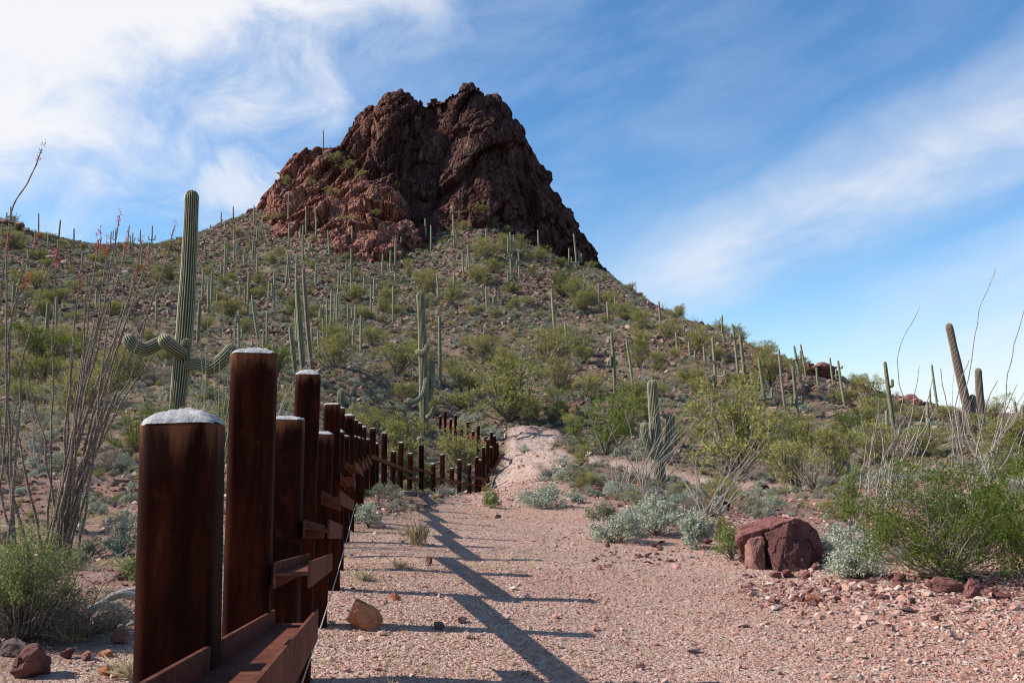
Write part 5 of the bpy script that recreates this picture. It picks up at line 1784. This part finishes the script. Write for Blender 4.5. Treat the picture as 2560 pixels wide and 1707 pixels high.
ocotillo(135, 1408, [
    (300, 540, 0.10), (440, 565, 0.08), (245, 600, 0.16), (268, 612, 0.14),
    (318, 606, 0.13), (372, 640, 0.10), (352, 602, 0.09), (405, 690, 0.0),
    (370, 780, 0.0), (290, 645, 0.0), (276, 690, 0.0), (330, 715, 0.0),
    (215, 660, 0.0), (140, 645, 0.14), (185, 840, 0.0), (300, 860, 0.06),
    (240, 800, 0.0), (60, 900, 0.0), (20, 1010, 0.0), (262, 1000, 0.0), (335, 830, 0.0), (388, 880, 0.0), (310, 760, 0.0), (345, 680, 0.07), (198, 700, 0.09)],
    'large ocotillo with many dark wands tipped with red flowers left of the posts', M_OCO, 12.5, 0.020, 0.008, 3, spread=0.11)
ocotillo(22, 1420, [
    (103, 372, 0.10, [(10, 1150), (18, 800), (24, 560), (70, 450)]), (95, 590, 0.08, [(20, 1130), (22, 900), (48, 700)]), (72, 695, 0.13, [(26, 1100), (18, 920), (30, 780)]), (18, 610, 0.12, [(2, 1100), (-8, 850)]),
    (6, 560, 0.0, [(-10, 1100), (-16, 800)]), (50, 980, 0.0, [(24, 1200), (30, 1080)]), (140, 560 + 80, 0.0, [(40, 1130), (60, 900), (100, 740)]), (-20, 760, 0.0, [(-10, 1150)])],
    'ocotillo at the picture edge whose tallest wand reaches up against the white cloud', M_OCO, 12.0, 0.019, 0.008, 9)
ocotillo(540, 1190, [(500, 850, 0), (520, 800, 0.05), (560, 780, 0.05), (590, 790, 0), (615, 830, 0), (640, 870, 0), (660, 820, 0), (535, 880, 0), (575, 860, 0), (480, 960, 0), (600, 930, 0), (680, 790, 0, [(590, 1000), (640, 870)]), (720, 818, 0, [(600, 1050), (660, 880)])],
         'green barked ocotillo behind the gap between the first two posts', M_OCO_GREEN, 23, 0.016, 0.007, 12)
ocotillo(640, 1180, [(745, 920, 0), (720, 960, 0), (735, 1000, 0), (700, 930, 0), (750, 960, 0), (760, 990, 0), (690, 1000, 0), (740, 1040, 0), (812, 865, 0, [(700, 1030), (760, 920)])], 'pale leaning ocotillo behind the second and fourth posts', M_OCO_PALE, 24, 0.015, 0.007, 15)
ocotillo(90, 1150, [(120, 920, 0), (60, 930, 0), (150, 960, 0), (100, 960, 0), (80, 1000, 0), (130, 1000, 0), (160, 990, 0), (40, 1000, 0), (180, 960, 0, [(110, 1060), (150, 990)])], 'small grey ocotillo far behind the flowering one', M_OCO_PALE, 27, 0.012, 0.006, 18, False)
ocotillo(1580, 1258, [(1560, 1025, 0), (1462, 1010, 0, [(1530, 1180), (1500, 1110)]), (1600, 1052, 0), (1700, 1010, 0, [(1610, 1170), (1650, 1090)]), (1660, 1010, 0), (1730, 1030, 0, [(1620, 1180), (1680, 1090)]), (1745, 1035, 0), (1580, 1150, 0), (1760, 1050, 0, [(1620, 1190), (1700, 1110)]),
                      (1716, 1060, 0), (1690, 1085, 0), (1735, 1000, 0), (1640, 1060, 0), (1556, 1110, 0), (1520, 1060, 0), (1770, 1020, 0, [(1640, 1160), (1710, 1080)]), (1675, 1040, 0), (1705, 1100, 0), (1610, 1090, 0), (1540, 1150, 0), (1780, 1070, 0), (1655, 985, 0), (1725, 1080, 0), (1450, 1120, 0)],
         'wide fan of pale leafless ocotillo wands around the forked saguaro', M_OCO_PALE, 25.5, 0.015, 0.006, 21, True, spread=0.3)
ocotillo(1770, 1300, [(1690, 1150, 0), (1708, 1190, 0), (1720, 1140, 0), (1740, 1150, 0), (1755, 1160, 0), (1830, 1120, 0, [(1790, 1240), (1822, 1180)]), (1862, 1115, 0), (1880, 1135, 0), (1910, 1120, 0, [(1820, 1220), (1870, 1160)]), (1900, 1160, 0), (1890, 1100, 0), (1920, 1150, 0), (1850, 1160, 0),
                      (1870, 1180, 0), (1700, 1230, 0), (1925, 1080, 0), (1800, 1200, 0), (1815, 1160, 0), (1930, 1190, 0)], 'leafless ocotillo fan between the brittlebush and the split boulder', M_OCO_PALE, 21, 0.014, 0.006, 24)
ocotillo(2215, 1235, [(2195, 990, 0), (2206, 996, 0), (2186, 1060, 0), (2228, 1010, 0), (2240, 1040, 0), (2255, 990, 0), (2298, 770, 0, [(2330, 1080), (2260, 990), (2246, 880)]), (2300, 915, 0, [(2270, 1080), (2290, 970)]), (2270, 1040, 0), (2285, 1010, 0), (2310, 1020, 0), (2180, 1100, 0), (2320, 1060, 0), (2262, 1070, 0),
                      (2150, 1025, 0, [(2215, 1160), (2165, 1095)]), (2335, 940, 0, [(2300, 1060)]), (2205, 1080, 0), (2240, 1090, 0), (2170, 1090, 0), (2350, 1000, 0)],
         'tall pale ocotillo with one bowed wand against the sky behind the creosote', M_OCO_PALE, 19, 0.015, 0.006, 27, spread=0.3)
ocotillo(2450, 1240, [(2489, 670, 0, [(2412, 1080), (2430, 900), (2448, 780)]), (2562, 770, 0, [(2505, 1060), (2522, 920)]), (2420, 900, 0, [(2400, 1100), (2390, 1000)]), (2350, 920, 0, [(2395, 1110), (2368, 1010)]), (2495, 950, 0, [(2450, 1090), (2470, 1000)]), (2545, 960, 0, [(2500, 1060)]), (2560, 980, 0), (2530, 1010, 0),
                      (2570, 1000, 0), (2580, 1030, 0), (2520, 1060, 0), (2560, 1070, 0), (2590, 940, 0), (2500, 1020, 0), (2545, 1090, 0), (2440, 1020, 0), (2415, 1030, 0), (2600, 1080, 0)],
         'tallest right hand ocotillo with long wands rising beside the leaning saguaro', M_OCO_PALE, 16.5, 0.015, 0.006, 30, spread=0.28)
ocotillo(2390, 1150, [(2384, 930, 0), (2400, 990, 0), (2410, 1010, 0), (2424, 1000, 0), (2372, 1010, 0), (2360, 1050, 0), (2440, 960, 0)], 'thin ocotillo in front of the leaning brown saguaro', M_OCO_PALE, 36, 0.014, 0.007, 33)
for k, (u, v, h, lab) in enumerate([(1305, 600, 34, 'tiny grey ocotillo spray at the base of the dark cliff'), (1740, 818, 30, 'tiny bare ocotillo on the right hand skyline'), (1658, 778, 26, 'tiny ocotillo on the ridge beside the slim saguaro'), (1575, 742, 26, 'tiny bare ocotillo on the ridge below the cliff end'),
                                    (1600, 960, 60, 'grey ocotillo on the slope beside the leaning slim saguaro'), (1435, 925, 40, 'small grey ocotillo right of the round green bush'), (1168, 1016, 50, 'small ocotillo on the slope above the far posts'), (2060, 1000, 50, 'grey ocotillo spray below the outcrop ridge'),
                                    (1400, 1020, 44, 'little fan of pale wands near the dark red boulder'), (1245, 790, 26, 'little grey ocotillo on the middle slope'), (232, 622, 24, 'tiny ocotillo on the far left skyline'), (1930, 1000, 50, 'grey spray of wands under the ridge outcrop'), (2005, 1190, 130, 'fine pale ocotillo far behind the split boulder')]):
    p = hit_or_ridge(u, v)
    tips = [(u + RS.uniform(-0.7, 0.7) * h, v - h * RS.uniform(0.65, 1.05), 0) for _ in range(14)]
    ocotillo(u, v, tips, lab, M_OCO_PALE, p[1], 0.020 if p[1] > 60 else 0.014, 0.010 if p[1] > 60 else 0.007, 60 + k, False, spread=0.15, n=8, group='small ocotillos on the slope')

# ------------------------------------------------------------------ weathered log left of the posts
pl = gp(300, 1560)
lg = empty('fallen_log', pl, 'weathered grey log with a crooked branch lying behind the nearest post', 'log')
sc = pl[1] / FPX
def px(u, v, dy=0.0):
    return at(u, v, pl[1] + dy) - pl
gl = Geo()
P = spline([px(215, 1530), px(255, 1512, .05), px(295, 1520, .1), px(320, 1552, .08), px(345, 1600, 0), px(352, 1640, -.05)], 40)
V, F, A = tube(P, np.linspace(0.030, 0.055, 40) * (1 + 0.15 * np.sin(np.arange(40))), 28, True, 9, 0.10)
gl.add(V, F)
link('trunk', gl.mesh('trunk', [M_WOOD], True), lg)
gl = Geo()
for pts, r in (([px(255, 1505, .1), px(300, 1485, .15), px(345, 1492, .2), px(400, 1500, .25)], 0.032), ([px(270, 1492, .2), px(310, 1478, .25), px(360, 1470, .3)], 0.02)):
    P = spline(pts, 24)
    V, F, A = tube(P, np.linspace(r, r * .8, 24), 18, True, 6, 0.1)
    gl.add(V, F)
link('branch', gl.mesh('branch', [M_WOOD], True), lg)
# fallen dead branches on the trail top
for k, (pts, lab) in enumerate([([(1290, 1100), (1330, 1092), (1360, 1074), (1400, 1080)], 'twisted dead branch lying across the top of the trail'), ([(690, 1230), (720, 1190), (760, 1160)], 'thin dead branch leaning behind the fourth post'),
                                ([(1395, 1078), (1330, 1072), (1290, 1094), (1262, 1106)], 'dark crooked dead limb on the pale trail bank')]):
    p = gp(pts[0][0], pts[0][1])
    P = []
    for (a_, b_) in pts:
        h_ = gp(a_, b_) if k != 1 else at(a_, b_, p[1])
        P.append(h_ - p + np.array([0, 0, 0.06]))
    C = spline(P, 16)
    C += RS.normal(size=C.shape) * 0.04
    V, F, A = tube(C, np.linspace(.05, .02, 16), 7)
    link('dead_branch', mesh('dead_branch', V, [F], [M_TWIG], True), None, lab, 'branch', loc=p)

# ------------------------------------------------------------------ loose rocks as things (largest), the rest as scree
ROCK_SETS = [rand_rock('stone', M_ROCK, 200 + k, 14, 0.75, 1, 0.15, 0.4) for k in range(8)]
PEB_SETS = [rand_rock('stone', M_GRAVEL, 260 + k, 13, 0.7, 1, 0.1, 0.4) for k in range(6)]
STONES = []
rngR = np.random.RandomState(77)
x, y, z = scatter(900, 25, 200, rngR, -0.48, 0.48)
ok = visible(x, y, z, 0.2)
x, y, z = x[ok], y[ok], z[ok]
u_, v_ = project(x, y, z)
for k in range(min(len(x), 170)):
    sz = rngR.uniform(0.010, 0.022) * y[k] ** 0.85 * 0.55 + 0.25
    o = link('stone', ROCK_SETS[k % 8], None, None, 'stone', None, loc=(x[k], y[k], z[k] + sz * 0.12))
    o.scale = (sz * rngR.uniform(.9, 1.5), sz, sz * rngR.uniform(.7, 1.0))
    o.rotation_euler = (rngR.uniform(-.3, .3), rngR.uniform(-.3, .3), rngR.uniform(0, 6.28))
    STONES.append((o, zone_bush(u_[k], v_[k]), 'dark brown', sz > 0.65))
# pale and red stones along the right margin of the trail and under the posts
for k in range(120):
    if k < 85:
        u = rngR.uniform(1850, 2560)
        v = rngR.uniform(1440, 1520) + abs(rngR.normal()) * 60
    else:
        u = rngR.uniform(820, 1500)
        v = rngR.uniform(1300, 1690)
    p = hit(u, v)
    sz = rngR.uniform(0.05, 0.11)
    o = link('stone', PEB_SETS[k % 6], None, None, 'stone', None, loc=(p[0], p[1], p[2] + sz * .15))
    o.scale = (sz * rngR.uniform(.9, 1.5), sz, sz * rngR.uniform(.7, 1.0))
    o.rotation_euler = (rngR.uniform(-.3, .3), rngR.uniform(-.3, .3), rngR.uniform(0, 6.28))
    where = 'on the trail margin below the creosote' if k < 85 and u > 2150 else ('on the gravel below the split boulder' if k < 85 else 'on the gravel striped by post shadows')
    STONES.append((o, where, 'pinkish', sz > 0.08))
for o, zn, colr, big in STONES:
    o['label'] = f"{'larger' if big else 'small'} {colr} loose stone {zn}"
    o['group'] = f'loose stones {zn}'


def label_bushes():
    med = {}
    for b in BUSH:
        if b['label']:
            b['o']['label'] = b['label']
            continue
        big = 'big' if b['w'] > (2.6 if b['noun'] in ('green bush', 'palo verde') else 1.15) else 'small'
        key = f"{big} {b['tone']} {b['noun']} {zone_bush(b['u'], b['v'])}"
        med.setdefault(key, []).append(b)
    for key, bs in med.items():
        bs.sort(key=lambda q: q['u'])
        for k, b in enumerate(bs):
            if len(bs) == 1:
                b['o']['label'] = key
            elif len(bs) <= 20:
                b['o']['label'] = f'{key}, {ORD[k]} from the left'
            else:
                b['o']['label'] = key
        if len(bs) > 20:
            for b in bs:
                b['o']['group'] = bs[0]['noun'] + ' plants ' + zone_bush(bs[0]['u'], bs[0]['v'])


label_bushes()

# ------------------------------------------------------------------ uncountable cover: scree, gravel, low shrubs, grass (instanced)
def proto_collection(name, meshes):
    c = bpy.data.collections.new(name)
    for k, me in enumerate(meshes):
        o = bpy.data.objects.new(name + '_source', me)
        c.objects.link(o)
    return c


def cover(name, pts, scl, rotz, col, n_src, tilt=0.25, rng=None):
    n = len(pts)
    me = bpy.data.meshes.new(name)
    me.vertices.add(n)
    me.vertices.foreach_set('co', np.asarray(pts, np.float32).ravel())
    a = me.attributes.new('rot', 'FLOAT_VECTOR', 'POINT')
    rot = np.column_stack([rng.uniform(-tilt, tilt, n), rng.uniform(-tilt, tilt, n), rotz])
    a.data.foreach_set('vector', rot.astype(np.float32).ravel())
    a = me.attributes.new('scl', 'FLOAT_VECTOR', 'POINT')
    a.data.foreach_set('vector', np.asarray(scl, np.float32).ravel())
    a = me.attributes.new('idx', 'INT', 'POINT')
    a.data.foreach_set('value', rng.randint(0, n_src, n).astype(np.int32))
    o = link(name, me, kind='stuff')
    ng = bpy.data.node_groups.new(name + '_nodes', 'GeometryNodeTree')
    ng.interface.new_socket('Geometry', in_out='INPUT', socket_type='NodeSocketGeometry')
    ng.interface.new_socket('Geometry', in_out='OUTPUT', socket_type='NodeSocketGeometry')
    gi = ng.nodes.new('NodeGroupInput')
    go = ng.nodes.new('NodeGroupOutput')
    ip = ng.nodes.new('GeometryNodeInstanceOnPoints')
    ci = ng.nodes.new('GeometryNodeCollectionInfo')
    ci.inputs['Collection'].default_value = col
    ci.inputs['Separate Children'].default_value = True
    ci.inputs['Reset Children'].default_value = True

    def attr(nm, tp):
        nd = ng.nodes.new('GeometryNodeInputNamedAttribute')
        nd.data_type = tp
        nd.inputs['Name'].default_value = nm
        return nd.outputs['Attribute']
    ng.links.new(gi.outputs[0], ip.inputs['Points'])
    ng.links.new(ci.outputs[0], ip.inputs['Instance'])
    ip.inputs['Pick Instance'].default_value = True
    ng.links.new(attr('idx', 'INT'), ip.inputs['Instance Index'])
    e2r = ng.nodes.new('FunctionNodeEulerToRotation')
    ng.links.new(attr('rot', 'FLOAT_VECTOR'), e2r.inputs[0])
    ng.links.new(e2r.outputs[0], ip.inputs['Rotation'])
    ng.links.new(attr('scl', 'FLOAT_VECTOR'), ip.inputs['Scale'])
    ng.links.new(ip.outputs[0], go.inputs[0])
    md = o.modifiers.new('cover', 'NODES')
    md.node_group = ng
    return o


rngS = np.random.RandomState(31)
scree_src = [rand_rock('scree', M_ROCK, 800 + k, 11, 0.8) for k in range(8)]
gravel_src = [rand_rock('gravel', M_GRAVEL, 900 + k, 10, 0.75) for k in range(8)]
C_SCREE = proto_collection('scree', scree_src)
C_GRAV = proto_collection('gravel', gravel_src)
C_LOW = proto_collection('low_shrub', [b[2] for b in BM_GREY[:3]] + [b[2] for b in BM_GREY2[:2]] + [b[2] for b in BM_DRY[:2]] + [BM_GREEN[0][2]])


def tuft_mesh(seed, n=16):
    rng = np.random.RandomState(seed)
    b = rng.normal(size=(n, 3)) * np.array([.25, .25, 0])
    d = rng.normal(size=(n, 3)) * np.array([.4, .4, .15]) + np.array([0, 0, .8])
    sd = np.cross(d, rng.normal(size=(n, 3)))
    sd /= np.linalg.norm(sd, axis=1)[:, None]
    V = np.stack([b - sd * .03, b + sd * .03, b + d], 1).reshape(-1, 3)
    return mesh('dry_grass', V, [np.arange(n * 3).reshape(n, 3)], [M_GRASS])


C_GRASS = proto_collection('dry_grass', [tuft_mesh(k) for k in range(5)])

C_RUB = proto_collection('rubble', [rand_rock('rubble', M_REDROCK, 850 + k, 11, 0.8) for k in range(5)] + [rand_rock('rubble', M_GRAVEL, 860 + k, 11, 0.8) for k in range(3)])
# scree over the slopes
x, y, z = scatter(130000, 24, 232, rngS, -0.52, 0.52)
pn = fbm(np.stack([x, y], 1) / 7.0, 3, 71)
keep = rngS.uniform(0, 1, len(x)) < np.clip(0.55 + pn * 2.2, 0.08, 1)
x, y, z = x[keep], y[keep], z[keep]
s = (0.19 + rngS.exponential(0.22, len(x))) * np.clip(y / 100, 0.5, 1.35)
s = np.minimum(s, 1.3)
cover('scree', np.column_stack([x, y, z + s * 0.10]), np.column_stack([s * rngS.uniform(.9, 1.6, len(s)), s, s * rngS.uniform(.65, 1.1, len(s))]), rngS.uniform(0, 6.28, len(s)), C_SCREE, 8, 0.45, rngS)
# scree nearer the camera, left of the barrier and right of the trail
x, y, z = scatter(16000, 5, 30, rngS, -0.60, 0.58)
s = 0.03 + rngS.exponential(0.035, len(x)) * np.clip(y / 14, .6, 1.6)
s = np.minimum(s, 0.28)
cover('rubble', np.column_stack([x, y, z + s * 0.05]), np.column_stack([s * rngS.uniform(.9, 1.5, len(s)), s, s * rngS.uniform(.5, .9, len(s))]), rngS.uniform(0, 6.28, len(s)),
      C_RUB, 8, 0.35, rngS)
x, y, z = scatter(34000, 22, 80, rngS, -0.52, 0.52)
pn = fbm(np.stack([x, y], 1) / 4.0, 3, 61)
keep = rngS.uniform(0, 1, len(x)) < np.clip(0.5 + pn * 2.0, 0.08, 1)
x, y, z = x[keep], y[keep], z[keep]
s = np.minimum(0.07 + rngS.exponential(0.10, len(x)) * np.clip(y / 50, .6, 1.4), 0.6)
cover('stones', np.column_stack([x, y, z + s * 0.10]), np.column_stack([s * rngS.uniform(.9, 1.6, len(s)), s, s * rngS.uniform(.65, 1.1, len(s))]), rngS.uniform(0, 6.28, len(s)), C_SCREE, 8, 0.45, rngS)
x, y, z = scatter(7000, 22, 85, rngS, -0.52, 0.52)
s = rngS.uniform(0.22, 0.6, len(x))
cover('small_undergrowth', np.column_stack([x, y, z - 0.02]), np.column_stack([s, s, s * rngS.uniform(.5, .9, len(s))]), rngS.uniform(0, 6.28, len(s)), C_LOW, 8, 0.1, rngS)
x, y, z = scatter(16000, 24, 200, rngS, -0.52, 0.52)
pn = fbm(np.stack([x, y], 1) / 14.0, 3, 91)
keep = pn > 0.06
x, y, z = x[keep], y[keep], z[keep]
s = rngS.uniform(0.25, 0.6, len(x))
cover('straw_grass', np.column_stack([x, y, z - 0.02]), np.column_stack([s, s, s * 0.8]), rngS.uniform(0, 6.28, len(s)), C_GRASS, 5, 0.1, rngS)
x, y, z = scatter(60000, 4.5, 15, rngS, -0.62, -0.16)
keep = x < -0.385 - 0.145 * y - 0.05
x, y, z = x[keep], y[keep], z[keep]
pn = fbm(np.stack([x, y], 1) / 1.2, 3, 161)
keep = rngS.rand(len(x)) < np.clip(0.35 + pn * 2, 0.03, 1)
x, y, z = x[keep], y[keep], z[keep]
s = np.minimum(0.014 + rngS.exponential(0.014, len(x)), 0.11)
cover('stone_litter', np.column_stack([x, y, z + s * 0.1]), np.column_stack([s * rngS.uniform(.9, 1.6, len(s)), s, s * rngS.uniform(.6, 1.0, len(s))]), rngS.uniform(0, 6.28, len(s)), C_RUB, 8, 0.45, rngS)
x, y, z = scatter(9000, 4.5, 20, rngS, -0.62, -0.14)
keep = (x < -0.385 - 0.145 * y - 0.05) & (fbm(np.stack([x, y], 1) / 0.9, 3, 171) > -0.02)
x, y, z = x[keep], y[keep], z[keep]
s = rngS.uniform(0.04, 0.11, len(x))
cover('straw_litter', np.column_stack([x, y, z]), np.column_stack([s * 1.6, s * 1.6, s * 0.5]), rngS.uniform(0, 6.28, len(s)), C_GRASS, 5, 0.5, rngS)
m = 1500
uu_ = np.concatenate([rngS.uniform(1850, 2600, m), rngS.uniform(1480, 1900, 500)])
vv_ = np.concatenate([rngS.normal(1476, 26, m), rngS.normal(1392, 16, 500)])
keep = (rngS.rand(len(uu_)) < np.clip((uu_ - 1800) / 260, 0.05, 1)) | (uu_ < 1900) & (rngS.rand(len(uu_)) < 0.4)
uu_, vv_ = uu_[keep], vv_[keep]
P_ = [hit(a_, b_) for a_, b_ in zip(uu_, vv_)]
P_ = np.array([p for p in P_ if p is not None])
s = np.minimum(0.022 + rngS.exponential(0.026, len(P_)), 0.15)
P_[:, 2] += s * 0.12
cover('rubble_bank', P_, np.column_stack([s * rngS.uniform(.9, 1.6, len(s)), s, s * rngS.uniform(.6, 1.0, len(s))]), rngS.uniform(0, 6.28, len(s)), C_RUB, 8, 0.45, rngS)
# low shrubs
x, y, z = scatter(30000, 26, 232, rngS, -0.52, 0.52)
pn = fbm(np.stack([x, y], 1) / 9.0, 3, 171)
keep = rngS.uniform(0, 1, len(x)) < np.clip(0.55 + pn * 1.8, 0.1, 1)
x, y, z = x[keep], y[keep], z[keep]
s = rngS.uniform(0.4, 1.15, len(x)) * np.clip(y / 120, .6, 1.15)
cover('undergrowth', np.column_stack([x, y, z - 0.03]), np.column_stack([s, s, s * rngS.uniform(.5, .85, len(s))]), rngS.uniform(0, 6.28, len(s)), C_LOW, 8, 0.1, rngS)
x, y, z = scatter(900, 7, 27, rngS, -0.60, 0.56)
keep = (x < fx(10) * 0 - 0.25 * y * 0.5) | (rngS.rand(len(x)) < 0.35)
x, y, z = x[keep], y[keep], z[keep]
s = rngS.uniform(0.10, 0.32, len(x))
cover('low_weeds', np.column_stack([x, y, z]), np.column_stack([s, s, s * rngS.uniform(.6, 1.0, len(s))]), rngS.uniform(0, 6.28, len(s)), C_LOW, 8, 0.1, rngS)
# gravel on the trail
parts = []
for (n, y0, y1, m0, m1) in ((80000, 4.6, 11, .008, .018), (60000, 11, 22, .012, .024), (60000, 22, 66, .03, .065)):
    x, y, z = scatter(n, y0, y1, rngS, -0.42 if y0 < 20 else -0.12, 0.55 if y0 < 20 else 0.4, False)
    w = path_weight(x, y)
    keep = rngS.rand(len(x)) < w * 0.9 + 0.1 * (x > -0.14 * y)
    x, y, z = x[keep], y[keep], z[keep]
    s = m0 + rngS.exponential(1.0, len(x)) * (m1 - m0) * 0.75
    s = np.minimum(s, m1 * 4)
    edge = np.clip((x - (0.22 * y)) / 2.0, 0, 1)
    s = s * (1 + 0.8 * edge * (y < 16))
    parts.append(np.column_stack([x, y, z + s * 0.1, s]))
G = np.concatenate(parts)
s = G[:, 3]
cover('gravel', G[:, :3], np.column_stack([s * rngS.uniform(.9, 1.6, len(s)), s * 1.1, s * rngS.uniform(.6, 1.0, len(s))]), rngS.uniform(0, 6.28, len(s)), C_GRAV, 8, 0.4, rngS)
# thin dry grass on the trail and along the posts
x, y, z = scatter(17000, 4.6, 24, rngS, -0.60, 0.5, False)
pn = fbm(np.stack([x, y], 1) / 1.6, 3, 301)
dist = np.abs(x - (-0.385 - 0.145 * y + 1.2))
keep = rngS.rand(len(x)) < np.clip(0.9 - dist * 0.33, 0.07, 1) * np.clip(0.5 + pn * 3, 0, 1)
x, y, z = x[keep], y[keep], z[keep]
s = rngS.uniform(0.025, 0.06, len(x))
cover('dry_grass', np.column_stack([x, y, z]), np.column_stack([s * 1.3, s * 1.3, s]), rngS.uniform(0, 6.28, len(s)), C_GRASS, 5, 0.2, rngS)
